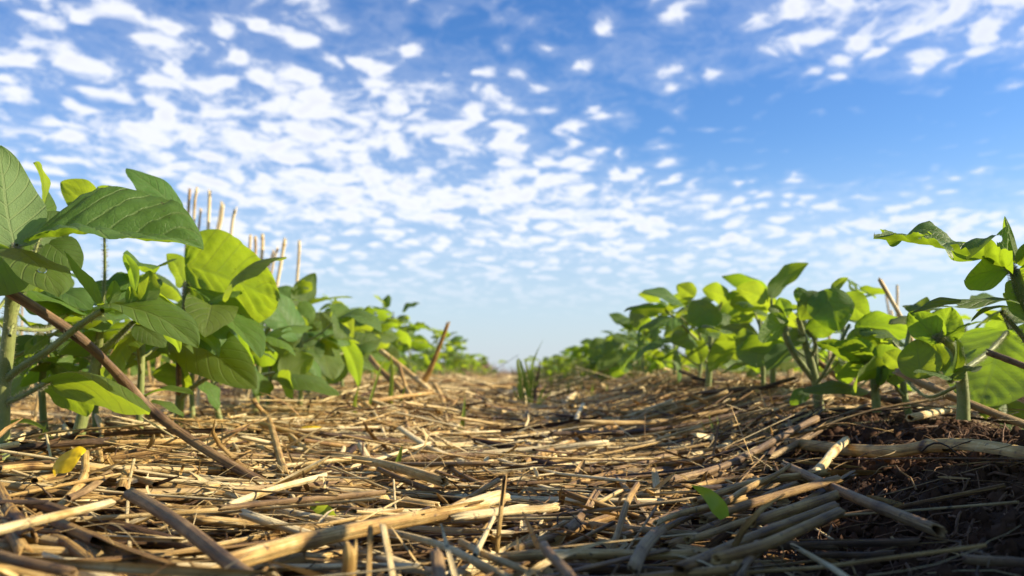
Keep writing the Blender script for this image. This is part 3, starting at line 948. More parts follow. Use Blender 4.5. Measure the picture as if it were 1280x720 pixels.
def chaff():
    """Slivers, curled sheath strips and broken bits between the stalks: one mass."""
    parts = []
    for n, ymax, lmin, lmax, wmin, wmax, cup in ((26000, 1.8, .008, .070, .0003, .0020, .45), (1500, 1.1, .010, .050, .0012, .0036, .95)):
        y = np.sqrt(0.17 ** 2 + RNG.random(n) * (ymax ** 2 - 0.17 ** 2))
        x = (RNG.random(n) * 2 - 1) * (0.16 + 0.7 * y)
        keep = RNG.random(n) > 0.965 * bare(x, y)
        x, y = x[keep], y[keep]
        n = len(x)
        L = lmin + (lmax - lmin) * RNG.random(n) ** 2.8
        w = wmin + (wmax - wmin) * RNG.random(n) ** 2.5
        a = RNG.random(n) * math.pi * 2
        el = RNG.normal(0.05, 0.28, n)
        curl = RNG.normal(0, 1.6, n) * (RNG.random(n) < 0.5)
        vc = RNG.normal(0, 1.2, n) * (RNG.random(n) < 0.45)
        K = 5
        P = np.zeros((n, K, 3))
        p = np.stack([x, y, land(x, y) + 0.004 + 0.019 * RNG.random(n)], -1)
        for k in range(K):
            P[:, k] = p
            aa = a + curl * k / K
            ee = el + vc * (k / K - 0.4)
            p = p + (L / K)[:, None] * np.stack([np.cos(aa) * np.cos(ee), np.sin(aa) * np.cos(ee), np.sin(ee)], -1)
        T = P[:, -1] - P[:, 0]
        T /= np.linalg.norm(T, axis=1, keepdims=True) + 1e-9
        N = RNG.standard_normal((n, 3)) * 0.6 + np.array((0, 0, 1.0))
        side = np.cross(T, N)
        side /= np.linalg.norm(side, axis=1, keepdims=True) + 1e-9
        up = np.cross(side, T)
        prof = np.array((0.6, 1.0, 1.0, 0.85, 0.25))
        W = (w[:, None] * prof[None])[:, :, None]
        A = P - side[:, None, :] * W
        Bm = P - up[:, None, :] * W * cup
        C = P + side[:, None, :] * W
        V = np.stack([A, Bm, C], 2).reshape(-1, 3)
        q = []
        for k in range(K - 1):
            for j in range(2):
                b = k * 3 + j
                q.append((b, b + 1, b + 4, b + 3))
        q = (np.array(q)[None] + (np.arange(n) * K * 3)[:, None, None]).reshape(-1, 4)
        tint = np.clip(0.62 + 0.28 * RNG.standard_normal(n), 0.05, 1.05)
        uv = np.stack([np.tile(np.array((0, .15, .3)), n * K), np.repeat(np.linspace(0, 1, K)[None] * L[:, None] + RNG.random(n)[:, None] * 9, 3, axis=1).ravel()], -1)
        parts.append((V, q, uv, np.repeat(tint, K * 3)))
    off = len(parts[0][0])
    V = np.vstack([p[0] for p in parts]); q = np.vstack([parts[0][1], parts[1][1] + off]); uv = np.vstack([p[2] for p in parts]); tt = np.concatenate([p[3] for p in parts])
    o = link('straw_chaff', mesh_from('straw_chaff', V, q, M_STRAW, uv, {'tint': tt}))
    n = 5200
    y = np.sqrt(0.17 ** 2 + RNG.random(n) * (1.5 ** 2 - 0.17 ** 2))
    x = (RNG.random(n) * 2 - 1) * (0.16 + 0.7 * y)
    keep = RNG.random(n) > 0.8 * bare(x, y)
    x, y = x[keep], y[keep]
    n = len(x)
    K = 8
    a = RNG.random(n) * 6.28
    L = 0.02 + 0.07 * RNG.random(n) ** 2
    curl = RNG.normal(0, 2.2, n)
    P = np.zeros((n, K, 3))
    P[:, 0, 0], P[:, 0, 1] = x, y
    for k in range(1, K):
        aa = a + curl * k / K + RNG.normal(0, .2, n)
        P[:, k, :2] = P[:, k - 1, :2] + (L / K)[:, None] * np.stack([np.cos(aa), np.sin(aa)], -1)
    P[:, :, 2] = land(P[:, :, 0], P[:, :, 1]) + (0.008 + 0.014 * RNG.random(n))[:, None] + (0.012 * RNG.random(n) ** 3)[:, None] * np.sin(np.linspace(0, 3.1, K) + 0.8 * RNG.random((n, 1)))
    V2, q2, uv2 = tubes(P, (0.00022 + 0.00045 * RNG.random(n) ** 2)[:, None] * np.linspace(1, .45, K)[None], 3)
    o2 = link('straw_threads', mesh_from('straw_threads', V2, q2, M_STRAW, uv2, {'tint': np.repeat(np.clip(.5 + .3 * RNG.standard_normal(n), .05, 1), K * 3)}))
    tag(o2, 'loose curling threads of straw fibre strewn over the mulch', 'straw threads', kind='stuff')
    tag(o, 'fine slivers and curled shreds of straw between the stalks', 'straw chaff', kind='stuff')


chaff()


def stubble():
    """Dry stems of the last crop still standing behind the first bean row."""
    tops = [(237, 238, 4.5, .45), (246, 236, 4, .75), (251, 262, 3.5, .7), (262, 240, 5, .9), (279, 256, 4.5, .85), (277, 254, 4, .8), (294, 262, 5, .95), (278, 294, 4, .7),
            (313, 295, 4, .7), (319, 297, 4, .65), (328, 294, 5, .85), (342, 314, 3.5, .6), (347, 311, 4, .75), (356, 300, 5, .85), (374, 302, 4, .8)]
    words_ = ['darkest', 'slim pale', 'short thin', 'thick bright', 'bright slanting', 'slanting crossed', 'lone bright', 'low hidden', 'thin tan', 'thin brownish', 'bright upright', 'short dark flecked', 'slanting tan', 'tall bright', 'slim last']
    feet = {4: -26, 5: -22, 6: -14, 11: -24, 12: -20, 13: -14, 14: -8}
    for i, (tx, ty, th, tint) in enumerate(tops):
        d = 1.38 + (0.12 if i > 7 else 0) + 0.05 * (i % 3)
        t = at(tx, ty, d)
        dx = feet.get(i, -6) / F * d * 1.0
        b = Vector((t.x + dx * 2.2, t.y + 0.02, 0))
        b.z = float(land(b.x, b.y)) - 0.01
        C = spline([b, b.lerp(t, 0.5) + Vector((0.004 * math.sin(i * 2.3), 0, 0)), b.lerp(t, 0.9) + Vector((0.0022 * math.sin(i * 5.1), 0, 0)), t], 22)
        where = 'above the big drooping bean leaf' if i < 8 else 'above the upright folded bean leaf'
        stalk('stubble_stalk', C, th * 0.85 * d / F / 2, tint + .12, f'{words_[i]} dry stubble stalk standing against the sky {where}', 'stubble stalk', 'stubble standing behind the bean row',
              nodes=(0.45, 0.70 + 0.2 * math.sin(i * 3.3) ** 2), S=8, seed=50 + i, ragged=2.6, split=0.12 if i % 3 == 0 else 0.0)
    for i in range(46):
        d = 0.95 + 1.5 * random.random()
        x = -0.44 - 0.75 * random.random()
        if i % 5 == 4:
            x, d = 0.47 + 0.35 * random.random(), 1.0 + 1.2 * random.random()
        h = 0.10 + 0.13 * random.random()
        b = Vector((x, d, float(land(x, d)) - 0.01))
        t = b + Vector((random.gauss(0, 0.02), random.gauss(0, 0.02), h))
        stalk('stubble_stalk', spline([b, t], 8), 0.0016 + 0.0014 * random.random(), 0.55 + 0.4 * random.random(), 'cut dry stubble stalk standing low behind the bean leaves', 'stubble stalk', 'low stubble behind the bean rows',
              nodes=(0.6,), S=6, seed=90 + i, ragged=0.6)


stubble()

# ------------------------------------------------------------------ bean leaves
def leaf_grid(nu, nv, seed, fold, arch, wave, quilt, curl=0.0, droop=0.0, asym=0.0, shape=(0.52, 0.74)):
    """Unit leaflet: base at 0, tip at x = 1, half width 1 in y (scaled later), height in z. Arrays (nu+1, nv+1)."""
    rs = np.random.default_rng(seed)
    u = (1 - np.cos(math.pi * np.linspace(0, 1, nu + 1))) / 2
    v = np.linspace(-1, 1, nv + 1)
    a, b = shape
    um = a / (a + b)
    prof = (u ** a * (1 - u) ** b) / (um ** a * (1 - um) ** b)
    prof = np.maximum(prof, 0.012)
    U, Vv = np.meshgrid(u, v, indexing='ij')
    edge = 1 + 0.05 * (vnoise(U * 7 + seed * 1.3, np.sign(Vv) * 3 + seed * 0.7, 4) - 0.5)
    w = prof[:, None] * edge
    av = np.abs(Vv)
    ang = fold * (1 + asym * np.sign(Vv)) - curl * av
    y = w * np.sign(Vv) * av * np.cos(ang)
    h = w * av * np.sin(ang)                                             # in half-width units
    ph = rs.random(2) * 6.28
    h = h + wave * w * av ** 2 * np.sin(U * (9 + 3 * rs.random()) + np.where(Vv > 0, ph[0], ph[1]))
    s = 7 * U - 2.2 * av
    h = h + quilt * np.abs(np.sin(math.pi * s)) * np.minimum(av * 4, 1) * (1 - av ** 4) * np.minimum(w * 1.5, 1)
    h = h + quilt * 0.9 * (vnoise(U * 24 + seed, Vv * 9 + seed, 2) - 0.5) * np.minimum(w * 1.5, 1)
    h = h + 0.10 * (vnoise(U * 3.1 + seed, Vv * 1.3 + seed * 2, 6) - 0.5)
    z_len = arch * 4 * U * (1 - U) - droop * U ** 3                       # in length units
    # narrow short stalk of the leaflet is part of the base
    uv = np.stack([U, (Vv + 1) / 2], -1)
    return U, y, h, z_len, uv


def grid_quads(nu, nv):
    i, j = np.meshgrid(np.arange(nu), np.arange(nv), indexing='ij')
    a = i * (nv + 1) + j
    return np.stack([a, a + nv + 1, a + nv + 2, a + 1], -1).reshape(-1, 4)


def chew(q, uv, holes, seed, nv):
    """Insect damage: drop the faces inside ragged holes. holes = list of (u, v, radius_u, radius_v) or 'edge'."""
    c = uv.reshape(-1, 2)[q].mean(1)
    keep = np.ones(len(q), bool)
    wob = 0.55 + 0.9 * fbm(c[:, 0] * 18 + seed, c[:, 1] * 18, 3, 77)
    for hu, hv, ru, rv in holes:
        d = ((c[:, 0] - hu) / ru) ** 2 + ((c[:, 1] - hv) / rv) ** 2
        keep &= d > wob
    return q[keep]


def leaflet(base, tip, wpx, nrm, parent, origin, mat=None, fold=0.25, arch=0.08, wave=0.10, quilt=0.035, curl=0.15, droop=0.0, asym=0.0,
            seed=None, nu=26, nv=16, holes=(), shape=(0.52, 0.74), label=None, width=None):
    """A leaflet set between two points in space; nrm = way the upper face looks."""
    leaflet.count += 1
    seed = leaflet.count * 7 + 3 if seed is None else seed
    if holes:
        nu, nv = 64, 40
    base, tip = Vector(base), Vector(tip)
    ax = tip - base
    L = ax.length
    X = ax.normalized()
    N = Vector(nrm)
    N = (N - X * N.dot(X)).normalized()
    Y = N.cross(X)
    hw = (width if width else wpx * ((base.y + tip.y) / 2) / F) / 2
    U, y, h, zl, uv = leaf_grid(nu, nv, seed, fold, arch, wave, quilt, curl, droop, asym, shape)
    P = (np.array(base)[None, None] + U[..., None] * L * np.array(X) + (y * hw)[..., None] * np.array(Y)
         + (h * hw + zl * L)[..., None] * np.array(N))
    q = grid_quads(nu, nv)
    if holes:
        q = chew(q, uv, holes, seed, nv)
    me = mesh_from('leaflet', P.reshape(-1, 3) - np.array(origin), q, mat or M_LEAF, uv.reshape(-1, 2))
    o = link('leaflet', me, parent)
    if label:
        o['label'] = label
    return o


leaflet.count = 0


def stem_part(name, pts, r0, r1, parent, origin, mat=None, S=9, bumps=True):
    W = spline(pts, max(8, 5 * len(pts)))
    K = len(W)
    s = np.linspace(0, 1, K)
    R = r0 + (r1 - r0) * s
    if bumps:
        R = R * (1 + 0.12 * (vnoise(s * 8, np.full(K, r0 * 9000), 3) - 0.5))
    V, q, uv = tubes((W - np.array(origin))[None], R[None], S)
    # close the ends
    n0 = len(V)
    V = np.vstack([V, V[:S].mean(0), V[-S - 0:].mean(0)])
    uv = np.vstack([uv, [[0, 0], [0, 1]]])
    cap = [(n0, (j + 1) % S, j, n0) for j in range(0)]
    me = mesh_from(name, V[:n0], q, mat or M_STEM, uv[:n0])
    return link(name, me, parent)


# leaflets shared by the plants farther off: unit length, width built in
VARIANTS = []
for k in range(9):
    U, y, h, zl, uv = leaf_grid(14, 8, 900 + k, fold=(0.1, 0.35, 0.5, 0.2, 0.05, 0.3, -0.1, 0.45, 0.25)[k], arch=(0.10, 0.05, 0.0, 0.16, 0.12, 0.2, 0.08, 0.06, 0.14)[k],
                                wave=0.14, quilt=0.03, curl=(0.3, 0.2, 0.1, 0.5, 0.4, 0.2, 0.2, 0.5, 0.1)[k])
    hw = 0.33 + 0.02 * (k % 3)
    P = np.stack([U, y * hw, h * hw + zl], -1)
    q = grid_quads(14, 8)
    if k in (4, 7):
        q = chew(q, uv, [(0.4 + 0.1 * (k % 2), 0.25, 0.10, 0.14), (0.7, 0.8, 0.08, 0.12), (0.25, 0.75, 0.05, 0.07)], k, 8)
    VARIANTS.append([mesh_from('leaflet', P.reshape(-1, 3), q, mt, uv.reshape(-1, 2)) for mt in (M_LEAF, M_YOUNG)])


def frame(X, N):
    X = X.normalized()
    N = (N - X * N.dot(X))
    if N.length < 1e-4:
        N = Vector((0, 1, 0)) - X * X.y
    N.normalize()
    Y = N.cross(X)
    return Matrix(((X.x, Y.x, N.x), (X.y, Y.y, N.y), (X.z, Y.z, N.z)))


def trifoliate(root, start, heading, rise, length, size, rs, young=0.15, thick=0.0011):
    """A leaf: its stalk is a part of the plant, the three leaflets are parts of the stalk. start is relative to the plant."""
    d = Vector((math.cos(heading) * math.cos(rise), math.sin(heading) * math.cos(rise), math.sin(rise)))
    end = start + d * length
    midp = start + d * length * 0.5 + Vector((0, 0, -0.06 * length))
    st = stem_part('leaf_stalk', [start, midp, end], thick * 1.25, thick, root, (0, 0, 0), S=6, bumps=False)
    flat_d = Vector((math.cos(heading), math.sin(heading), 0))
    for k, da in enumerate((0.0, 1.25, -1.25)):
        aa = heading + da + rs.uniform(-0.25, 0.25)
        dip = rs.gauss(-0.15, 0.38)
        X = Vector((math.cos(aa) * math.cos(dip), math.sin(aa) * math.cos(dip), math.sin(dip)))
        N = Vector((rs.gauss(0.25, 0.38), rs.gauss(0, 0.38), 1.0))
        b = end + d * 0.008 if k == 0 else end - d * 0.001
        sc = size * rs.uniform(0.78, 1.12) * (1.1 if k == 0 else 0.95)
        me = rs.choice(VARIANTS)[1 if rs.random() < young else 0]
        o = link('leaflet', me, st)
        R = frame(X, N)
        o.matrix_local = Matrix.Translation(b) @ R.to_4x4() @ Matrix.Diagonal((sc, sc * rs.uniform(0.85, 1.1), sc, 1))
    return st


def bean_plant(x, y, h, n, size, label, group=None, seed=0, lean=(0, 0), young=0.15, stem=True, low=0.3):
    """A whole bean plant grown in place."""
    rs = random.Random(seed)
    z = float(land(x, y)) - 0.004
    root = thing('bean_plant', label, 'bean plant', (x, y, z), group)
    top = Vector((lean[0], lean[1], h * 0.86))
    pts = [Vector((0, 0, -0.005)), Vector((rs.gauss(0, .006), rs.gauss(0, .006), h * .4)), top]
    if stem:
        stem_part('stem', pts, 0.0034, 0.0016, root, (0, 0, 0))
    C = spline(pts, 12)
    ang = rs.random() * 6.28
    for i in range(n):
        t = low + (1 - low) * (i + 0.5) / n
        p = Vector(C[min(11, int(t * 11))])
        ang += 2.4 + rs.uniform(-0.3, 0.3)
        last = i >= n - 2
        ln = (0.032 if last else rs.uniform(0.045, 0.075)) * h / 0.2
        trifoliate(root, p, ang, rs.uniform(0.35, 0.85) + (0.35 if last else 0), ln, size * (0.62 if last else 1.0), rs, 0.85 if last else young)
    return root


def hairs(host, pts, r, origin, n):
    """Fine pale down on a stem: one part nobody could count."""
    W = spline(pts, 40)
    rs = np.random.default_rng(int(r * 1e6) + n)
    k = rs.integers(1, 39, n)
    T = W[np.minimum(k + 1, 39)] - W[k - 1]
    T /= np.linalg.norm(T, axis=1, keepdims=True)
    d = rs.standard_normal((n, 3))
    d -= T * (d * T).sum(1, keepdims=True)
    d /= np.linalg.norm(d, axis=1, keepdims=True)
    p = W[k] + (W[np.minimum(k + 1, 39)] - W[k]) * rs.random((n, 1)) + d * r * 0.9
    L = (0.0010 + 0.0014 * rs.random(n))[:, None]
    e = p + (d + T * 0.5 * rs.random((n, 1))) * L
    P = np.stack([p, (p + e) / 2, e], 1) - np.array(origin)
    V, q, uv = tubes(P, np.array((.00010, .00008, .00003))[None] * np.ones((n, 1)), 3)
    o = link('stem_hair', mesh_from('stem_hair', V, q, M_HAIR, uv), host)
    o['kind'] = 'stuff'


M_HAIR = mat_plain('pale_hair', (0.42, 0.42, 0.24), (0.60, 0.58, 0.40), 50.0, 0.6, (0.5, 0.5, 0.3))


# ------------------------------------------------------------------ the plants close by, leaf by leaf
def plant_at(label, stem_pts, r0, r1, extra=(), group=None):
    b = at(*stem_pts[0])
    root = thing('bean_plant', label, 'bean plant', b, group)
    W = [at(*p) for p in stem_pts]
    st = stem_part('stem', W, r0, r1, root, b, S=12)
    if b.y < 1.0:
        hairs(st, W, (r0 + r1) / 2, b, 900)
    return root, b


def leaf_group(root, b, stalk_pts, r_px, leaves):
    """A leaf stalk through photo points and the leaflets it carries."""
    W = [at(*p) for p in stalk_pts]
    r = r_px * W[0].y / F / 2
    st = stem_part('leaf_stalk', W, r * 1.15, r * 0.85, root, b, S=8, bumps=False)
    if b.y < 0.85:
        hairs(st, W, r, b, 500)
    for lf in leaves:
        kw = dict(lf[4]) if len(lf) > 4 else {}
        leaflet(at(*lf[0]), at(*lf[1]), lf[2], lf[3], st, b, **kw)
    return st


UP = (0.05, -0.1, 1)
TOP = (0.1, -0.75, 0.65)         # upper face toward the camera
UND = (0.15, 0.75, 0.55)         # upper face away: the underside shows, sun comes through
PALE = (0.72, -0.52, 0.40)        # underside turned to the sun
Y_ = {'mat': M_YOUNG}

# --- left row, first plant
R_, B_ = plant_at('big bean plant whose broad drooping dark leaf hangs over the sloping brown stalk', [(2, 575, .50), (5, 480, .50), (13, 400, .495), (16, 330, .485), (19, 300, .48)], .0042, .0024)
leaf_group(R_, B_, [(14, 345, .485), (18, 322, .475), (21, 306, .468)], 5, [
    ((20, 309, .468), (0, 182, .485), 92, (-.75, .62, .12), dict(fold=.12, arch=.05, quilt=.03, label='pale upright leaflet showing its veined underside')),
    ((36, 304, .466), (254, 311, .475), 190, (0.0, -.50, .86), dict(fold=.66, arch=.06, curl=.25, quilt=.055, nu=44, nv=28, wave=.05, asym=-.05, seed=21, shape=(.55, .62), label='broad dark quilted leaflet folded along its midrib')),
    ((18, 311, .455), (74, 370, .415), 78, (.7, -.6, .4), dict(fold=.1, arch=.05, label='pale drooping leaflet with a water drop')),
    ((15, 312, .466), (-30, 365, .46), 84, (-.2, .8, .5), dict(fold=.1)),
])
leaf_group(R_, B_, [(12, 420, .49), (30, 360, .51), (50, 296, .52)], 4, [
    ((50, 292, .52), (42, 203, .54), 72, (.55, .45, .5), dict(fold=.45, arch=.05)),
    ((44, 300, .52), (88, 268, .53), 46, UND, dict(fold=.3)),
    ((52, 300, .53), (100, 340, .52), 52, (0, -.6, .7), dict(fold=.2)),
])
leaf_group(R_, B_, [(3, 478, .50), (28, 458, .495), (60, 438, .49), (98, 408, .485), (128, 388, .48)], 9, [
    ((127, 387, .48), (80, 314, .465), 46, (.55, .45, .4), dict(fold=.55, arch=-.05)),
    ((132, 381, .48), (248, 434, .455), 78, (.05, -.35, .92), dict(fold=.35, arch=.09, label='dark leaflet with a bright curled edge')),
    ((136, 380, .478), (143, 350, .475), 20, UND, dict(fold=.6, mat=M_YOUNG, nu=14, nv=8)),
    ((160, 384, .475), (163, 358, .47), 18, UND, dict(fold=.6, mat=M_YOUNG, nu=14, nv=8)),
    ((178, 384, .475), (187, 338, .47), 30, UND, dict(fold=.5, mat=M_YOUNG, nu=16, nv=10)),
    ((172, 372, .49), (240, 421, .47), 42, (.25, .65, .55), dict(fold=.3, mat=M_YOUNG)),
    ((190, 388, .50), (226, 440, .49), 40, UND, dict(fold=.3, mat=M_YOUNG)),
])
leaf_group(R_, B_, [(5, 505, .50), (34, 492, .495), (66, 474, .49)], 6, [
    ((62, 478, .49), (188, 514, .455), 86, (0, .55, .75), dict(fold=-.15, arch=.12, curl=.35, label='low dark olive leaflet drooping under the sloping stalk')),
    ((66, 478, .5), (110, 520, .52), 62, UND, dict(fold=.1)),
])
leaf_group(R_, B_, [(12, 410, .495), (60, 412, .53), (82, 394, .55)], 5, [
    ((86, 390, .55), (33, 372, .56), 50, TOP, dict(fold=.1)),
    ((66, 362, .56), (114, 388, .55), 44, PALE, dict(fold=.2)),
    ((84, 396, .55), (78, 372, .55), 26, UND, dict(fold=.3)),
    ((60, 420, .57), (30, 446, .57), 30, TOP, dict(fold=.2, holes=[(.45, .3, .12, .2)])),
])

# --- second plant
R_, B_ = plant_at('bean plant with a bright backlit leaf standing behind the broad drooping one', [(94, 562, .62), (108, 500, .62), (121, 445, .62), (127, 400, .61)], .0044, .0022)
leaf_group(R_, B_, [(127, 400, .61), (131, 340, .60), (130, 280, .588)], 3.5, [
    ((130, 282, .588), (76, 228, .59), 66, (.1, .75, .5), dict(fold=.15, arch=.06, mat=M_YOUNG)),
    ((150, 284, .60), (122, 234, .61), 54, UND, dict(fold=.2, mat=M_YOUNG)),
    ((224, 268, .60), (158, 210, .60), 50, PALE, dict(fold=.12, arch=.06)),
    ((176, 268, .62), (205, 240, .62), 40, PALE, dict(fold=.2)),
])
leaf_group(R_, B_, [(124, 445, .62), (145, 424, .61), (166, 403, .60)], 7, [
    ((170, 405, .60), (207, 434, .59), 34, TOP, dict(fold=.1)),
    ((166, 400, .60), (192, 380, .60), 36, TOP, dict(fold=.2)),
    ((155, 318, .60), (169, 366, .60), 22, (.3, .7, .4), dict(fold=.3, mat=M_YOUNG)),
    ((176, 404, .6), (216, 398, .6), 36, UND, dict(fold=.2)),
])
leaf_group(R_, B_, [(120, 450, .62), (90, 440, .64), (60, 452, .66)], 5, [
    ((60, 452, .66), (24, 462, .67), 36, UP, dict(fold=.2)),
    ((64, 450, .66), (84, 486, .66), 38, UND, dict()),
    ((150, 380, .63), (118, 352, .63), 44, TOP, dict(fold=.15)),
    ((146, 376, .64), (185, 350, .64), 50, UND, dict(fold=.1)),
])
leaf_group(R_, B_, [(116, 480, .62), (150, 490, .60), (182, 496, .58)], 4, [
    ((182, 496, .58), (241, 493, .56), 30, (0, -.2, .95), dict(fold=.35, mat=M_YOUNG)),
    ((180, 497, .58), (140, 515, .58), 36, UP, dict(fold=.1)),
    ((190, 500, .59), (230, 520, .59), 30, UP, dict(fold=.1)),
])

# --- third plant, the large upright folded leaf
R_, B_ = plant_at('bean plant with a large upright yellow green leaf glowing in the sun', [(222, 548, .76), (226, 480, .755), (230, 420, .75), (233, 370, .735), (236, 352, .73)], .0042, .0022)
leaf_group(R_, B_, [(232, 385, .74), (233, 368, .73), (235, 356, .725)], 5, [
    ((232, 332, .72), (349, 376, .695), 128, (.12, .80, .50), dict(fold=.06, arch=.05, quilt=.05, curl=.1, nu=40, nv=26, wave=.05, seed=33, shape=(.40, .62), mat=M_LEAF, label='large upright leaflet with sunlight glowing through')),
    ((236, 360, .715), (326, 447, .66), 78, (.7, -.35, .55), dict(fold=.45, arch=.04, label='long folded leaflet half pale half yellow green')),
    ((230, 356, .73), (208, 318, .74), 38, UND, dict(fold=.2)),
])
leaf_group(R_, B_, [(230, 425, .75), (228, 418, .74), (226, 412, .73)], 5, [
    ((222, 414, .73), (321, 486, .68), 72, (-.35, -.55, .7), dict(fold=.2, arch=.06)),
    ((222, 388, .75), (270, 424, .74), 50, TOP, dict(fold=.1)),
    ((226, 412, .74), (196, 440, .74), 42, UND, dict(mat=M_YOUNG)),
    ((232, 396, .76), (290, 380, .77), 44, TOP, dict(fold=.2)),
])
leaf_group(R_, B_, [(224, 500, .755), (250, 478, .74), (292, 458, .72)], 5, [
    ((290, 458, .72), (318, 466, .70), 34, PALE, dict(fold=.2)),
    ((282, 422, .74), (316, 464, .73), 40, (.2, .6, .6), dict(fold=.3, mat=M_YOUNG)),
    ((240, 480, .75), (190, 470, .76), 46, UND, dict()),
    ((250, 476, .76), (272, 512, .76), 40, UP, dict()),
])
leaf_group(R_, B_, [(226, 470, .755), (255, 440, .78), (280, 425, .80)], 4, [
    ((280, 425, .8), (330, 430, .82), 46, TOP, dict()),
    ((280, 425, .8), (300, 385, .82), 44, UND, dict()),
    ((276, 428, .8), (262, 466, .8), 44, UND, dict(mat=M_YOUNG)),
])

# --- fourth plant
R_, B_ = plant_at('bean plant with flat pale sunlit leaves beside the large upright leaf', [(318, 530, .96), (322, 470, .955), (330, 420, .95), (352, 395, .94)], .0040, .0020)
leaf_group(R_, B_, [(330, 425, .95), (350, 424, .945), (372, 424, .94)], 4, [
    ((374, 424, .94), (328, 363, .925), 62, PALE, dict(fold=.12, arch=.04)),
    ((376, 420, .95), (318, 447, .95), 40, TOP, dict(fold=.1)),
])
leaf_group(R_, B_, [(324, 470, .95), (334, 468, .94), (344, 466, .935)], 4, [
    ((344, 468, .93), (424, 494, .90), 50, (.1, -.3, .9), dict(fold=-.1, arch=.08)),
    ((346, 472, .92), (366, 496, .90), 40, UND, dict(fold=.3, mat=M_YOUNG)),
    ((330, 470, .92), (318, 494, .90), 34, PALE, dict()),
    ((350, 470, .96), (392, 446, .97), 40, UND, dict(mat=M_YOUNG)),
])
leaf_group(R_, B_, [(328, 440, .95), (318, 425, .97), (306, 418, .98)], 4, [
    ((306, 418, .98), (276, 400, 1.0), 42, TOP, dict()),
    ((306, 418, .98), (330, 398, 1.0), 38, UND, dict()),
    ((304, 420, .98), (290, 450, .98), 40, UND, dict(mat=M_YOUNG)),
])

# --- fifth plant
R_, B_ = plant_at('bean plant with an upright veined leaf on top and a pale round one below', [(384, 520, 1.22), (386, 460, 1.22), (384, 420, 1.21), (376, 390, 1.20)], .0040, .0020)
leaf_group(R_, B_, [(380, 402, 1.20), (376, 392, 1.19), (374, 386, 1.19)], 4, [
    ((373, 389, 1.19), (394, 341, 1.19), 34, (-.5, .6, .3), dict(fold=.25, label='upright pale leaflet with clear side veins')),
    ((376, 386, 1.19), (442, 372, 1.17), 34, UP, dict(fold=.3, arch=.06)),
    ((370, 384, 1.20), (344, 360, 1.21), 38, TOP, dict(fold=.2)),
    ((380, 396, 1.22), (420, 402, 1.2), 36, PALE, dict(fold=.2)),
])
leaf_group(R_, B_, [(385, 440, 1.21), (386, 426, 1.16), (388, 414, 1.12)], 4, [
    ((384, 414, 1.10), (416, 475, 1.06), 70, PALE, dict(fold=.1, arch=.06, label='round pale leaflet turned flat to the light')),
    ((416, 378, 1.15), (441, 426, 1.12), 28, UND, dict(fold=.3, mat=M_YOUNG)),
    ((404, 390, 1.16), (406, 426, 1.14), 18, PALE, dict(fold=.4)),
    ((424, 420, 1.14), (449, 484, 1.10), 34, UND, dict(fold=.3, mat=M_YOUNG)),
])
leaf_group(R_, B_, [(386, 470, 1.22), (410, 450, 1.24), (432, 440, 1.26)], 4, [
    ((432, 440, 1.26), (476, 424, 1.28), 40, TOP, dict()),
    ((432, 440, 1.26), (470, 462, 1.26), 36, PALE, dict()),
    ((430, 442, 1.26), (410, 480, 1.26), 40, TOP, dict()),
])

# --- sixth plant
R_, B_ = plant_at('bean plant with a bright yellow green leaf beside the straw heap', [(446, 500, 1.55), (446, 450, 1.55), (444, 415, 1.54)], .0040, .0020)
leaf_group(R_, B_, [(445, 430, 1.54), (442, 420, 1.53), (438, 412, 1.52)], 3, [
    ((437, 414, 1.5), (488, 428, 1.46), 50, (.1, .7, .6), dict(fold=-.1, arch=.14, mat=M_YOUNG)),
    ((440, 410, 1.52), (462, 392, 1.52), 30, UND, dict(mat=M_YOUNG)),
    ((446, 418, 1.56), (490, 406, 1.58), 26, TOP, dict()),
    ((440, 430, 1.5), (486, 452, 1.5), 28, TOP, dict(fold=.3)),
])
leaf_group(R_, B_, [(446, 455, 1.55), (458, 446, 1.55), (470, 440, 1.55)], 3, [
    ((470, 440, 1.55), (500, 448, 1.54), 30, TOP, dict()),
    ((468, 442, 1.55), (478, 470, 1.55), 32, UND, dict(mat=M_YOUNG)),
    ((470, 440, 1.55), (498, 424, 1.56), 28, UND, dict()),
])

# --- right row: plant in the middle distance
R_, B_ = plant_at('bushy bean plant with a thick green stem and a chewed leaf drooping over the furrow', [(884, 520, 1.18), (886, 470, 1.18), (888, 430, 1.18), (890, 395, 1.18)], .0050, .0030)
leaf_group(R_, B_, [(887, 440, 1.18), (866, 420, 1.15), (846, 400, 1.12), (832, 388, 1.10)], 3.5, [
    ((832, 386, 1.10), (780, 390, 1.08), 26, UP, dict(fold=.5, arch=.05)),
    ((856, 384, 1.10), (802, 366, 1.08), 40, (.1, -.5, .85), dict(fold=.25)),
    ((848, 398, 1.11), (798, 434, 1.08), 46, (-.2, -.5, .8), dict(fold=.1, arch=.12, holes=[(.5, .75, .08, .14), (.72, .3, .08, .2), (.85, .8, .06, .2), (.6, 1.0, .1, .2)], label='dark drooping leaflet chewed into holes')),
    ((868, 372, 1.14), (846, 356, 1.14), 26, UND, dict(mat=M_YOUNG)),
])
leaf_group(R_, B_, [(886, 455, 1.18), (872, 440, 1.16), (862, 430, 1.15)], 3, [
    ((868, 424, 1.14), (840, 430, 1.12), 36, TOP, dict(fold=.1, arch=.1)),
    ((866, 426, 1.15), (876, 455, 1.15), 30, UND, dict(mat=M_YOUNG)),
])
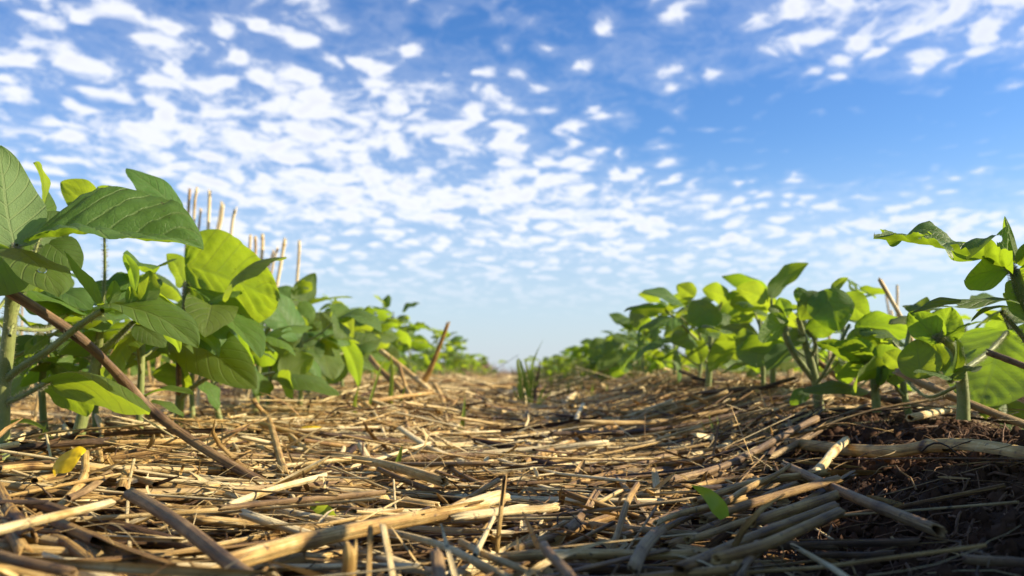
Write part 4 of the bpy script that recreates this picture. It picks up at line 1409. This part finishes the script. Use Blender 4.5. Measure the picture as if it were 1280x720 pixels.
leaf_group(R_, B_, [(888, 420, 1.18), (896, 395, 1.16), (902, 378, 1.15)], 3.5, [
    ((962, 366, 1.12), (902, 346, 1.13), 46, (-.1, .3, .9), dict(fold=-.2, arch=.16, label='domed leaflet half dark and half sunlit')),
    ((912, 372, 1.14), (878, 362, 1.16), 30, UND, dict(mat=M_YOUNG, fold=.1)),
    ((908, 374, 1.12), (976, 378, 1.08), 40, (0, .3, .9), dict(fold=.2, arch=.10)),
    ((912, 380, 1.10), (1003, 408, 1.05), 50, (.2, .55, .75), dict(fold=.2, arch=.10, mat=M_YOUNG, holes=[(.6, .3, .04, .06), (.75, .45, .04, .06), (.5, .7, .03, .05)], label='bright leaflet dotted with feeding holes')),
    ((896, 384, 1.13), (862, 404, 1.12), 48, TOP, dict(fold=.1)),
])
leaf_group(R_, B_, [(889, 435, 1.18), (897, 420, 1.14), (900, 410, 1.12)], 3, [
    ((900, 410, 1.10), (948, 420, 1.06), 34, (-.2, -.3, .9), dict(fold=.15, arch=.08)),
    ((905, 414, 1.12), (922, 450, 1.12), 38, UND, dict()),
    ((894, 410, 1.13), (872, 414, 1.12), 40, TOP, dict()),
    ((890, 440, 1.2), (930, 462, 1.2), 38, TOP, dict()),
])

# --- plant with the upright pointed leaf
R_, B_ = plant_at('slender bean plant topped by an upright pointed leaf', [(964, 515, .98), (966, 470, .98), (965, 430, .98), (968, 395, .97)], .0036, .0020)
leaf_group(R_, B_, [(967, 410, .97), (965, 390, .965), (964, 374, .96)], 4, [
    ((962, 372, .96), (1011, 329, .95), 44, (-.55, .6, .45), dict(fold=.35, arch=.06, label='upright pointed leaflet')),
    ((960, 376, .96), (920, 360, .98), 34, UND, dict(mat=M_YOUNG)),
])
leaf_group(R_, B_, [(966, 450, .98), (955, 440, .96), (948, 432, .95)], 3.5, [
    ((944, 424, .95), (946, 460, .94), 48, UND, dict(mat=M_YOUNG, fold=.1)),
    ((950, 424, .96), (985, 438, .96), 38, UND, dict(mat=M_YOUNG)),
    ((944, 420, .97), (920, 436, .98), 36, TOP, dict()),
])

# --- forked plant
R_, B_ = plant_at('forked bean plant with a dull dark leaf hanging at its top', [(1024, 512, .80), (1021, 485, .80), (1014, 455, .795), (1004, 420, .79), (998, 398, .785)], .0046, .0024)
leaf_group(R_, B_, [(1019, 476, .80), (1000, 452, .79), (984, 425, .78), (980, 400, .775)], 8, [
    ((984, 395, .775), (974, 372, .77), 22, UND, dict(mat=M_YOUNG)),
    ((982, 400, .775), (960, 386, .77), 30, TOP, dict()),
    ((986, 402, .77), (948, 424, .76), 40, UND, dict(mat=M_YOUNG, holes=[(.5, .3, .06, .1)])),
])
leaf_group(R_, B_, [(1000, 405, .79), (1010, 385, .785), (1022, 366, .78)], 4, [
    ((1026, 366, .78), (1000, 400, .78), 34, TOP, dict(fold=.2)),
    ((1030, 362, .775), (1048, 414, .765), 56, (-.2, -.85, .4), dict(fold=.15, arch=.08, label='dull grey green leaflet hanging at the top')),
    ((1048, 372, .79), (1086, 398, .79), 40, UND, dict(mat=M_YOUNG)),
    ((1040, 365, .785), (1060, 347, .78), 14, UND, dict(mat=M_YOUNG, fold=.5)),
    ((1010, 364, .79), (996, 378, .79), 26, TOP, dict()),
])
leaf_group(R_, B_, [(1012, 450, .795), (1020, 430, .785), (1008, 412, .78)], 4, [
    ((1006, 412, .78), (1049, 408, .77), 32, UND, dict(mat=M_YOUNG, fold=-.05)),
    ((1004, 418, .79), (982, 430, .79), 26, TOP, dict()),
])
leaf_group(R_, B_, [(1018, 484, .80), (1034, 460, .78), (1052, 425, .76), (1062, 405, .755)], 4, [
    ((1078, 440, .75), (1020, 428, .74), 44, (.1, .2, 1), dict(fold=.2, arch=.06)),
    ((1066, 412, .755), (1090, 455, .74), 44, UND, dict(mat=M_YOUNG)),
    ((1068, 408, .76), (1142, 418, .75), 46, (.1, .65, .6), dict(fold=.1, arch=.12, mat=M_YOUNG, quilt=.06)),
    ((1074, 414, .75), (1122, 424, .74), 30, PALE, dict(fold=.1)),
])
leaf_group(R_, B_, [(1022, 490, .80), (1014, 488, .76), (1008, 487, .74)], 4, [
    ((1084, 488, .72), (1003, 490, .70), 34, (-.1, -.5, .85), dict(fold=.1, arch=.05, label='low blue green leaflet lying along the ground')),
    ((1010, 488, .74), (988, 506, .74), 20, TOP, dict()),
])

# --- plant with the feathered young leaves
R_, B_ = plant_at('small bean plant with bright striped young leaves and a dark bud', [(1096, 515, .70), (1093, 480, .70), (1090, 460, .70), (1089, 452, .70)], .0034, .0022)
leaf_group(R_, B_, [(1090, 465, .70), (1090, 456, .70), (1090, 448, .70)], 5, [
    ((1090, 457, .70), (1060, 424, .69), 36, UND, dict(mat=M_YOUNG, quilt=.08, fold=.4)),
    ((1092, 455, .70), (1124, 436, .69), 32, UND, dict(mat=M_YOUNG, fold=.4)),
    ((1088, 456, .70), (1022, 430, .68), 44, (.15, .4, .85), dict(quilt=.08, fold=.3)),
    ((1102, 470, .71), (1128, 438, .71), 46, UND, dict(mat=M_YOUNG, fold=.05)),
])
leaf_group(R_, B_, [(1094, 492, .70), (1100, 474, .69), (1101, 456, .69)], 4, [
    ((1098, 482, .69), (1102, 446, .69), 18, TOP, dict(fold=.7)),
])

# --- plant with the round leaf
R_, B_ = plant_at('bean plant with a big round glowing leaf and a ragged dark one on its stem', [(1204, 525, .56), (1204, 495, .56), (1201, 465, .56), (1196, 440, .555), (1180, 424, .55), (1172, 418, .55)], .0042, .0020)
leaf_group(R_, B_, [(1176, 422, .55), (1172, 420, .55), (1170, 424, .55)], 5, [
    ((1176, 428, .55), (1136, 390, .545), 40, (.2, .75, .45), dict(mat=M_YOUNG, quilt=.08, fold=.2)),
    ((1176, 428, .55), (1190, 384, .545), 46, (.35, .75, .35), dict(mat=M_YOUNG, quilt=.08, fold=.3)),
    ((1172, 430, .55), (1232, 402, .54), 20, UP, dict(fold=.5, holes=[(.4, .9, .1, .3), (.65, .1, .1, .3), (.8, .8, .06, .2)])),
    ((1152, 474, .55), (1146, 424, .55), 52, UND, dict(mat=M_YOUNG, fold=.05)),
    ((1192, 466, .55), (1194, 420, .55), 20, (.3, -.8, .4), dict(fold=.7, mat=M_YOUNG, label='folded young leaflet like a closed bud')),
    ((1180, 464, .56), (1168, 428, .56), 24, UND, dict()),
])
leaf_group(R_, B_, [(1200, 470, .56), (1192, 474, .552), (1186, 476, .548)], 4, [
    ((1190, 474, .548), (1142, 466, .54), 30, (.1, -.35, .9), dict(fold=.1, arch=.06, holes=[(.5, .05, .15, .2), (.85, .8, .1, .3)])),
    ((1188, 474, .548), (1228, 458, .54), 36, (.1, -.35, .9), dict(fold=.1, holes=[(.55, .0, .1, .25), (.8, .95, .1, .3)], label='ragged dark leaflet with a torn edge')),
])
leaf_group(R_, B_, [(1206, 462, .565), (1238, 438, .59), (1260, 414, .61)], 6, [
    ((1256, 412, .61), (1224, 508, .60), 122, (.72, .66, .2), dict(fold=.04, arch=.03, quilt=.025, nu=40, nv=28, shape=(.42, .55), mat=M_LEAF, label='big round leaflet glowing with sunlight')),
    ((1262, 412, .62), (1300, 450, .63), 56, UND, dict(mat=M_YOUNG)),
])
leaf_group(R_, B_, [(1202, 480, .56), (1160, 496, .58), (1130, 470, .60), (1128, 458, .61)], 4, [
    ((1128, 458, .61), (1106, 440, .61), 30, UND, dict(mat=M_YOUNG)),
    ((1130, 462, .61), (1160, 470, .62), 40, UND, dict(mat=M_YOUNG)),
])

# --- right row, the tall plant at the frame's edge
R_, B_ = plant_at('tall bean plant with a long shredded leaf held out level from its hairy bud', [(1316, 560, .49), (1308, 470, .49), (1288, 400, .485), (1274, 358, .48), (1268, 338, .478)], .0044, .0026)
leaf_group(R_, B_, [(1270, 345, .478), (1266, 337, .477), (1258, 333, .475)], 5, [
    ((1256, 333, .474), (1092, 298, .455), 118, (.05, -.28, 1), dict(fold=.66, arch=.03, droop=.0, curl=.5, wave=.40, quilt=.06, mat=M_LEAF, seed=57,
        holes=[(.84, .98, .08, .30), (.70, 1.0, .05, .40), (.55, 1.0, .04, .22), (.28, 1.0, .09, .22), (.46, .72, .03, .05), (.72, .66, .02, .04), (.93, .1, .05, .2)], label='long shredded leaflet full of insect holes')),
    ((1262, 336, .478), (1206, 350, .465), 56, (.3, .75, .5), dict(fold=.15, arch=.06, mat=M_YOUNG)),
    ((1252, 330, .478), (1236, 314, .475), 14, UND, dict(fold=.4)),
])
leaf_group(R_, B_, [(1270, 348, .478), (1264, 330, .478), (1262, 318, .478)], 4, [
    ((1264, 328, .478), (1262, 280, .48), 34, (-.3, .6, .5), dict(fold=.5, mat=M_YOUNG, holes=[(.3, .9, .08, .2), (.6, .1, .1, .2), (.75, .9, .1, .25)])),
    ((1272, 330, .48), (1256, 270, .485), 16, UND, dict(fold=.7, mat=M_YOUNG)),
    ((1276, 326, .478), (1286, 272, .48), 24, PALE, dict(fold=.6, mat=M_YOUNG)),
    ((1274, 332, .478), (1296, 300, .475), 24, TOP, dict(fold=.4)),
    ((1272, 340, .478), (1300, 352, .47), 34, UND, dict(mat=M_YOUNG)),
])
leaf_group(R_, B_, [(1300, 452, .49), (1276, 418, .485), (1252, 390, .48)], 6, [
    ((1272, 378, .475), (1138, 392, .455), 44, (-.1, -.3, .95), dict(fold=.12, arch=.05, wave=.2, holes=[(.25, .15, .02, .12), (.7, .8, .05, .14), (.5, .2, .04, .1)], label='long dark curled leaflet seen along its edge')),
    ((1260, 384, .48), (1214, 402, .47), 14, UP, dict(fold=.6, holes=[(.6, .8, .1, .3)])),
    ((1262, 388, .48), (1300, 364, .48), 62, (.3, .85, .2), dict(fold=.05, mat=M_YOUNG)),
    ((1258, 376, .49), (1264, 366, .49), 16, UND, dict(mat=M_YOUNG)),
])
leaf_group(R_, B_, [(1310, 500, .49), (1330, 460, .46), (1350, 430, .44)], 5, [
    ((1350, 430, .44), (1420, 420, .42), 110, UP, dict()),
    ((1350, 430, .44), (1330, 400, .40), 100, UP, dict()),
    ((1350, 430, .44), (1380, 470, .46), 100, UP, dict()),
])

# ------------------------------------------------------------------ the rest of the rows
ORD = ['first', 'second', 'third', 'fourth', 'fifth', 'sixth', 'seventh', 'eighth', 'ninth', 'tenth', 'eleventh', 'twelfth', 'thirteenth', 'fourteenth', 'fifteenth', 'sixteenth']


def rows():
    # filler branches low inside the near rows: small plants between the big ones
    small = [(-0.33, .72, .13, 4, .050, 'low bean plant in the gap behind the sloping brown stalk'),
             (-0.31, .88, .15, 4, .050, 'low bean plant under the large upright yellow green leaf'),
             (-0.30, 1.08, .16, 5, .052, 'low bean plant under the flat pale sunlit leaves'),
             (-0.32, 1.38, .19, 6, .055, 'bean plant crowded behind the upright veined leaf'),
             (0.285, 1.02, .12, 4, .048, 'low bright bean plant behind the forked one'),
             (0.30, .88, .12, 4, .046, 'low bean plant behind the dull dark hanging leaf'),
             (0.315, .70, .10, 4, .045, 'low bean plant behind the striped young leaves'),
             (0.36, .96, .15, 6, .052, 'bean plant crowded behind the forked one'),
             (0.36, 1.28, .17, 6, .055, 'bean plant crowded behind the thick stemmed bushy one'),
             (0.41, .73, .13, 6, .052, 'bean plant in the gap behind the big round leaf'),
             (-0.34, .57, .165, 7, .053, 'leafy bean plant filling the gap beneath the broad drooping dark leaf'),
             (-0.275, .66, .15, 7, .053, 'leafy bean plant between the bright backlit leaf and the upright glowing one'),
             (-0.36, .70, .17, 7, .053, 'leafy bean plant deep behind the bright backlit leaf'),
             (-0.265, .84, .16, 7, .053, 'leafy bean plant behind the long folded pale leaflet'),
             (-0.25, 1.05, .16, 7, .053, 'leafy bean plant between the flat pale leaves and the upright veined one'),
             (-0.26, 1.38, .18, 7, .053, 'leafy bean plant above the straw heap')]
    for i, (x, y, h, n, s, lab) in enumerate(small):
        bean_plant(x, y, h, n, s, lab, None, 300 + i, young=.45, low=.44 if x < 0 else .3)
    # rows running back
    for side, x0, ys, hs in (('bushy side', ROW_L, [1.80, 2.08, 2.38, 2.70, 3.05, 3.45, 3.9, 4.4, 5.0, 5.7], .20), ('sunward side', ROW_R, [1.36, 1.56, 1.80, 2.08, 2.40, 2.75, 3.15, 3.6, 4.1, 4.7, 5.4], .155)):
        for i, y in enumerate(ys):
            h = hs * random.uniform(.88, 1.1) * (1.05 if (x0 > 0 and i < 2) else (.82 if x0 > 0 and i > 2 else 1))
            if x0 < 0:
                lab = f'{ORD[i]} leafy bean plant back from the straw heap along its row'
            else:
                lab = f'{ORD[i]} leafy bean plant back from the thick stemmed bushy one'
            bean_plant(x0 + random.uniform(-.03, .03), y, h, 7 if y < 3 else 6, .062, lab, 'bean plants along the furrow', 400 + i + (50 if x0 > 0 else 0), young=.42)
    for i, (x, y, h, lab) in enumerate(((-.19, 4.0, .085, 'small bean seedling ending the bushy row far down the furrow'), (-.13, 5.0, .09, 'tiny bean seedling far down the furrow beside the dry bush'), (.15, 2.9, .06, 'low seedling beyond the thin dark branch in the furrow'),
                              (.215, 2.45, .065, 'low seedling beside the yellow green seedling blades'), (.12, 3.7, .07, 'small seedling far down the furrow beyond the grass tuft'), (.19, 3.25, .075, 'small seedling fringing the far sunward row'), (.24, 2.1, .06, 'low seedling at the foot of the third sunward bean plant'))):
        bean_plant(x, y, h, 5, .036, lab, None, 700 + i, young=.6)
    # the next rows out, seen in glimpses through the first
    for x0, ys in ((ROW_L - .56, [1.5, 1.85, 2.2, 2.6, 3.0, 3.5, 4.1, 4.8]), (ROW_R + .56, [1.3, 1.65, 2.0, 2.4, 2.8, 3.3, 3.9, 4.6])):
        for i, y in enumerate(ys):
            lab = 'bean plant of the next row glimpsed ' + ('through the big drooping leaves' if x0 < 0 else 'behind the glowing round leaf')
            bean_plant(x0 + random.uniform(-.03, .03), y, random.uniform(.13, .17), 5, .06, lab, 'next row beyond the drooping leaves' if x0 < 0 else 'next row beyond the round leaf', 500 + i + (50 if x0 > 0 else 0), young=.3)
    # the row goes on past the edge of the view and shades the bank
    for i, (x, y, h) in enumerate(((0.39, .34, .16), (0.35, .24, .20), (0.33, .15, .20), (0.33, .05, .20), (0.33, -.06, .20), (0.44, .42, .13), (.42, .28, .20), (.42, .16, .20))):
        bean_plant(x, y, h, 10, .076, 'bean plant of the sunward row standing just outside the view', 'bean plants just outside the view', 600 + i)


rows()


def far_rows():
    """The field beyond: rows that read as one low green mass."""
    V, Q, UV, n0 = [], [], [], 0
    me = VARIANTS[0][0]
    rs = np.random.default_rng(5)
    base = np.zeros(len(me.vertices) * 3, np.float32)
    # a light leaf: a 3x3 bent patch
    u, v = np.meshgrid(np.linspace(0, 1, 4), np.linspace(-1, 1, 3), indexing='ij')
    w = np.array((.1, .9, .8, .05))[:, None]
    P0 = np.stack([u, v * w * .36, .12 * np.sin(u * 3.1) + .12 * np.abs(v)], -1).reshape(-1, 3)
    q0 = grid_quads(3, 2)
    uv0 = np.stack([u, (v + 1) / 2], -1).reshape(-1, 2)
    cen = []
    for k in range(-14, 15):
        for x0 in (ROW_L - .56 * k if k >= 0 else ROW_R - .56 * (k + 1),):
            y = 5.9 if abs(x0) < .5 else (5.2 if abs(x0) < 1 else 2.2 + abs(x0) * 0.6)
            while y < min(60, max(6.6, abs(x0) / .045)):
                m = int(38 / (1 + y * 0.05))
                c = np.stack([x0 + rs.normal(0, .07, m), y + rs.normal(0, .08, m), 0.03 + (.04 + .11 * rs.random(m)) * rs.uniform(.8, 1.1)], -1)
                cen.append(np.concatenate([c, np.full((m, 1), .055 * (1 + y * .02))], 1))
                y += .26 + y * .012
    c = np.concatenate(cen)
    n = len(c)
    a = rs.random(n) * 6.28
    t = rs.normal(0, .35, n)
    X = np.stack([np.cos(a) * np.cos(t), np.sin(a) * np.cos(t), np.sin(t)], -1)
    N = np.stack([rs.normal(.2, .4, n), rs.normal(0, .4, n), np.ones(n)], -1)
    N -= X * (X * N).sum(1, keepdims=True)
    N /= np.linalg.norm(N, axis=1, keepdims=True)
    Yv = np.cross(N, X)
    s = c[:, 3] * rs.uniform(.8, 1.2, n)
    V = c[:, None, :3] + s[:, None, None] * (P0[None, :, 0:1] * X[:, None] + P0[None, :, 1:2] * Yv[:, None] + P0[None, :, 2:3] * N[:, None])
    q = (q0[None] + (np.arange(n) * 12)[:, None, None]).reshape(-1, 4)
    o = link('far_bean_rows', mesh_from('far_bean_rows', V.reshape(-1, 3), q, M_LEAF, np.tile(uv0, (n, 1))))
    tag(o, 'far rows of low bean plants merging toward the horizon', 'crop rows', kind='stuff')


far_rows()

# ------------------------------------------------------------------ grasses, weeds and small things
def blade_mesh(name, pts, w, mat, tip=0.05):
    """A grass blade: a keeled ribbon tapering to its tip."""
    C = spline(pts, 14)
    K = len(C)
    T = np.gradient(C, axis=0)
    T /= np.linalg.norm(T, axis=1, keepdims=True)
    rs = random.random() * 1.2 - 0.6
    ref = np.array((math.sin(rs), -math.cos(rs), 0.15))
    side = np.cross(T, ref)
    side /= np.linalg.norm(side, axis=1, keepdims=True)
    up = np.cross(side, T)
    s = np.linspace(0, 1, K)
    W = (w / 2 * np.minimum(1, 0.55 + s * 2) * np.maximum(1 - s ** 2.2, tip))[:, None]
    V = np.stack([C - side * W, C - up * W * .4, C + side * W], 1).reshape(-1, 3)
    q = []
    for k in range(K - 1):
        for j in range(2):
            b = k * 3 + j
            q.append((b, b + 1, b + 4, b + 3))
    uv = np.stack([np.repeat(s, 3), np.tile((0, .5, 1), K)], -1)
    return V, np.array(q), uv


def tuft(label, foot, blades, cat='grass', name='grass_tuft', mat=None):
    """foot = (px, py, d); blades = [(points in px with d), width px]."""
    b = at(*foot)
    b.z = min(b.z, float(land(b.x, b.y)) + 0.012)
    mat = mat or M_GRASS
    if len(blades) == 1:
        pts, w = blades[0][:2]
        V, q, uv = blade_mesh('grass_blade', [tuple(at(*p)) for p in pts], w * 1.45 * foot[2] / F, mat)
        o = link('grass_sprout', mesh_from('grass_sprout', V - np.array(b), q, mat, uv), None, b)
        return tag(o, label, cat)
    root = thing(name, label, cat, b)
    for bl in blades:
        V, q, uv = blade_mesh('blade', [tuple(at(*p)) for p in bl[0]], bl[1] * (1.05 if foot[2] == D else 1.5) * foot[2] / F, mat)
        link('blade', mesh_from('blade', V - np.array(b), q, bl[2] if len(bl) > 2 else mat, uv), root)
    return root


D = 1.4
tuft('tall green grass tuft standing alone in the middle of the furrow', (660, 514, D), [
    ([(652, 514, D), (650, 475, D), (647, 452, D), (650, 448, D)], 5), ([(655, 514, D), (656, 478, D), (651, 455, D), (649, 448, D)], 5),
    ([(663, 514, D), (664, 470, D), (668, 448, D), (679, 424, D - .03)], 4.5), ([(668, 514, D), (670, 482, D), (674, 462, D), (675, 448, D)], 4, M_BARK),
    ([(660, 514, D), (659, 490, D), (660, 470, D)], 6), ([(666, 514, D), (668, 492, D), (673, 472, D)], 6), ([(656, 514, D), (650, 495, D), (646, 476, D)], 5),
    ([(670, 514, D), (676, 494, D), (684, 478, D)], 4), ([(662, 514, D), (663, 480, D), (657, 450, D), (664, 452, D)], 3),
    ([(658, 514, D), (655, 490, D), (658, 462, D)], 4, M_WEED), ([(664, 514, D), (668, 488, D), (666, 462, D)], 4), ([(654, 514, D), (646, 496, D), (640, 484, D)], 3, M_WEED), ([(668, 514, D), (680, 498, D), (690, 490, D)], 3)])
tuft('single broad green grass blade standing in the straw by the bean leaves', (447, 550, .98), [([(449, 562, .98), (445, 530, .98), (443, 505, .98), (449, 480, .99)], 8)])
tuft('thin yellow grass blade by the straw heap', (460, 545, 1.0), [([(456, 540, 1.0), (462, 505, 1.0), (476, 460, 1.03), (485, 445, 1.05)], 3)])
tuft('pair of slim yellow green blades in front of the straw heap', (488, 530, 1.08), [([(487, 532, 1.08), (488, 500, 1.08), (490, 462, 1.1), (488, 440, 1.1)], 5), ([(492, 524, 1.08), (500, 505, 1.1), (507, 482, 1.1)], 4)])
tuft('short yellow green blade between the long kinked stalk and the white straw', (495, 607, .62), [([(493, 607, .62), (496, 585, .62), (500, 568, .62), (503, 556, .62)], 6)])
tuft('lone yellow green blade standing in the middle of the mulch', (572, 565, .92), [([(570, 566, .92), (576, 540, .92), (580, 515, .93), (581, 494, .94)], 5)])
tuft('faint thin blade beyond the lone yellow green one', (544, 525, 1.3), [([(544, 527, 1.3), (545, 510, 1.3), (543, 500, 1.3)], 3)])
tuft('yellow green seedling blades below the thin dark branch', (740, 512, 1.6), [([(742, 514, 1.6), (736, 500, 1.6), (733, 488, 1.6)], 4), ([(743, 514, 1.6), (741, 495, 1.6), (741, 480, 1.6)], 5), ([(742, 514, 1.6), (744, 502, 1.6), (743, 492, 1.6)], 3)])
tuft('thin yellow blade beside the seedling blades', (758, 515, 1.6), [([(757, 516, 1.6), (758, 498, 1.6), (759, 478, 1.62)], 3)])
tuft('short yellow blade lying at the foot of the bean row', (800, 508, 1.35), [([(807, 511, 1.33), (800, 505, 1.35), (794, 500, 1.36)], 4)])
tuft('sparse tuft of three thin pale blades in the shaded straw', (898, 572, .80), [
    ([(892, 576, .80), (888, 556, .80), (876, 526, .82)], 3), ([(901, 572, .80), (895, 548, .80), (886, 518, .82)], 5), ([(908, 572, .80), (902, 548, .80), (896, 520, .82)], 5), ([(905, 576, .80), (898, 560, .80), (893, 545, .8)], 3)])
tuft('bright green leaf tip lying on the shaded straw bundle', (903, 646, .36), [([(906, 648, .35), (896, 631, .35), (882, 616, .355), (864, 606, .352)], 15)], mat=M_TIP, cat='leaf blade')
tuft('small green leaf tip tucked under the white straw', (400, 640, .40), [([(418, 650, .40), (400, 636, .41), (382, 628, .42)], 14)], mat=M_TIP, cat='leaf blade')
tuft('small green shoot in the straw beside the sloping brown stalk', (322, 585, .68), [([(320, 586, .68), (322, 576, .68), (326, 568, .68)], 6), ([(322, 586, .68), (328, 578, .68), (327, 570, .68)], 5)])
tuft('thin green runner blade arching beside the thick bean stem', (10, 540, .6), [([(4, 530, .6), (30, 526, .6), (52, 534, .6), (70, 552, .6)], 4), ([(40, 560, .6), (52, 545, .6), (58, 530, .6)], 3)])


def yellow_leaf():
    c = ground_hit(92, 586, .030)
    root = None
    me_n = 'yellow_leaf'
    d = c.y
    b, t = at(77, 588, d), at(108, 580, d - .006)
    U, y, h, zl, uv = leaf_grid(22, 14, 404, .25, .06, .12, .04, .5, shape=(.4, .45))
    X = (t - b).normalized(); L = (t - b).length
    N = Vector((.35, -.62, .6)); N = (N - X * N.dot(X)).normalized(); Yv = N.cross(X)
    P = U[..., None] * L * np.array(X) + (y * .0082)[..., None] * np.array(Yv) + (h * .0082 + zl * L)[..., None] * np.array(N)
    o = link('yellow_leaf', mesh_from('yellow_leaf', P.reshape(-1, 3), grid_quads(22, 14), M_YELLOW, uv.reshape(-1, 2)), None, b + Vector((0, -.006, .004)))
    tag(o, 'bright yellow fallen leaf curled on the straw', 'fallen leaf')
    b = ground_hit(374, 536, .02); d = b.y
    U, y, h, zl, uv = leaf_grid(14, 8, 405, .4, .1, .2, .04, .9)
    P = np.stack([U * .022, y * .006, h * .006 + zl * .02], -1)
    o = link('yellow_leaf', mesh_from('yellow_leaf', P.reshape(-1, 3), grid_quads(14, 8), M_YELLOW, uv.reshape(-1, 2)), None, b)
    tag(o, 'small yellow leaf scrap under the bean leaves by the long kinked stalk', 'fallen leaf')


yellow_leaf()


def ball(name, c, rx, ry, rz, mat, nl=10, ns=14, parent=None):
    th = np.linspace(0, math.pi, nl)
    ph = np.arange(ns) * 2 * math.pi / ns
    T, Pp = np.meshgrid(th, ph, indexing='ij')
    V = np.stack([rx * np.sin(T) * np.cos(Pp), ry * np.sin(T) * np.sin(Pp), rz * np.cos(T)], -1).reshape(-1, 3)
    i, j = np.meshgrid(np.arange(nl - 1), np.arange(ns), indexing='ij')
    jn = (j + 1) % ns
    q = np.stack([i * ns + j, (i + 1) * ns + j, (i + 1) * ns + jn, i * ns + jn], -1).reshape(-1, 4)
    return link(name, mesh_from(name, V, q, mat), parent, c)


def drop():
    m, T, out = new_mat('water')
    p = T.n('ShaderNodeBsdfPrincipled')
    p.inputs['Transmission Weight'].default_value = 1.0
    p.inputs['IOR'].default_value = 1.33
    p.inputs['Roughness'].default_value = 0.02
    T.put(out.inputs['Surface'], p.outputs[0])
    o = ball('water_drop', at(53, 338, .426), .0022, .0016, .0015, m)
    tag(o, 'clear water drop sitting on the pale drooping bean leaflet', 'water drop')


drop()


def weeds():
    """Thin weeds and dry growth low at the far end of the furrow."""
    rs = np.random.default_rng(3)

    def hair(n, xs, ys, h, r, mat, nm, lab, cat):
        x = rs.uniform(*xs, n); y = rs.uniform(*ys, n)
        K = 5
        hh = h * rs.uniform(.4, 1.1, n)
        lean = rs.normal(0, .25, (n, 2))
        s = np.linspace(0, 1, K)
        P = np.zeros((n, K, 3))
        P[:, :, 0] = x[:, None] + lean[:, :1] * hh[:, None] * s ** 1.6
        P[:, :, 1] = y[:, None] + lean[:, 1:] * hh[:, None] * s ** 1.6
        P[:, :, 2] = land(x, y)[:, None] - .01 + hh[:, None] * s
        V, q, uv = tubes(P, r * (1 - .8 * s)[None] * np.ones((n, 1)), 3)
        o = link(nm, mesh_from(nm, V, q, mat, uv))
        tag(o, lab, cat, kind='stuff')
    hair(1100, (.02, .36), (1.8, 4.2), .085, .0011, M_WEED, 'green_weeds', 'fine green weeds sprouting at the far end of the furrow', 'weeds')
    hair(1500, (-.7, .75), (3.0, 15.0), .10, .0022, M_DRYWEED, 'dry_weeds', 'dry thin weed stems at the far end of the furrow', 'weeds')
    # pinkish dry bush far off, between the rows
    root = thing('dry_bush', 'pinkish beige dry bush far off beside the end of the bean row', 'bush', (-.44, 11.5, 0))
    stem_part('trunk', [Vector((0, 0, -.02)), Vector((.01, 0, .06)), Vector((.0, 0, .12))], .02, .012, root, (0, 0, 0), M_BARK)
    n = 900
    a = rs.random(n) * 6.28
    el = np.arccos(rs.random(n) ** .7)
    L = .12 + .12 * rs.random(n)
    K = 4
    s = np.linspace(0, 1, K)
    D0 = np.stack([np.cos(a) * np.sin(el) * 1.15, np.sin(a) * np.sin(el), np.cos(el)], -1)
    P = np.array((0, 0, .02)) + D0[:, None] * (L[:, None] * s[None])[:, :, None] + rs.normal(0, .008, (n, K, 3)) * s[None, :, None]
    V, q, uv = tubes(P, .006 * (1.1 - .6 * s)[None] * np.ones((n, 1)), 4)
    link('twigs', mesh_from('twigs', V, q, M_DRYWEED, uv), root)['kind'] = 'stuff'


weeds()
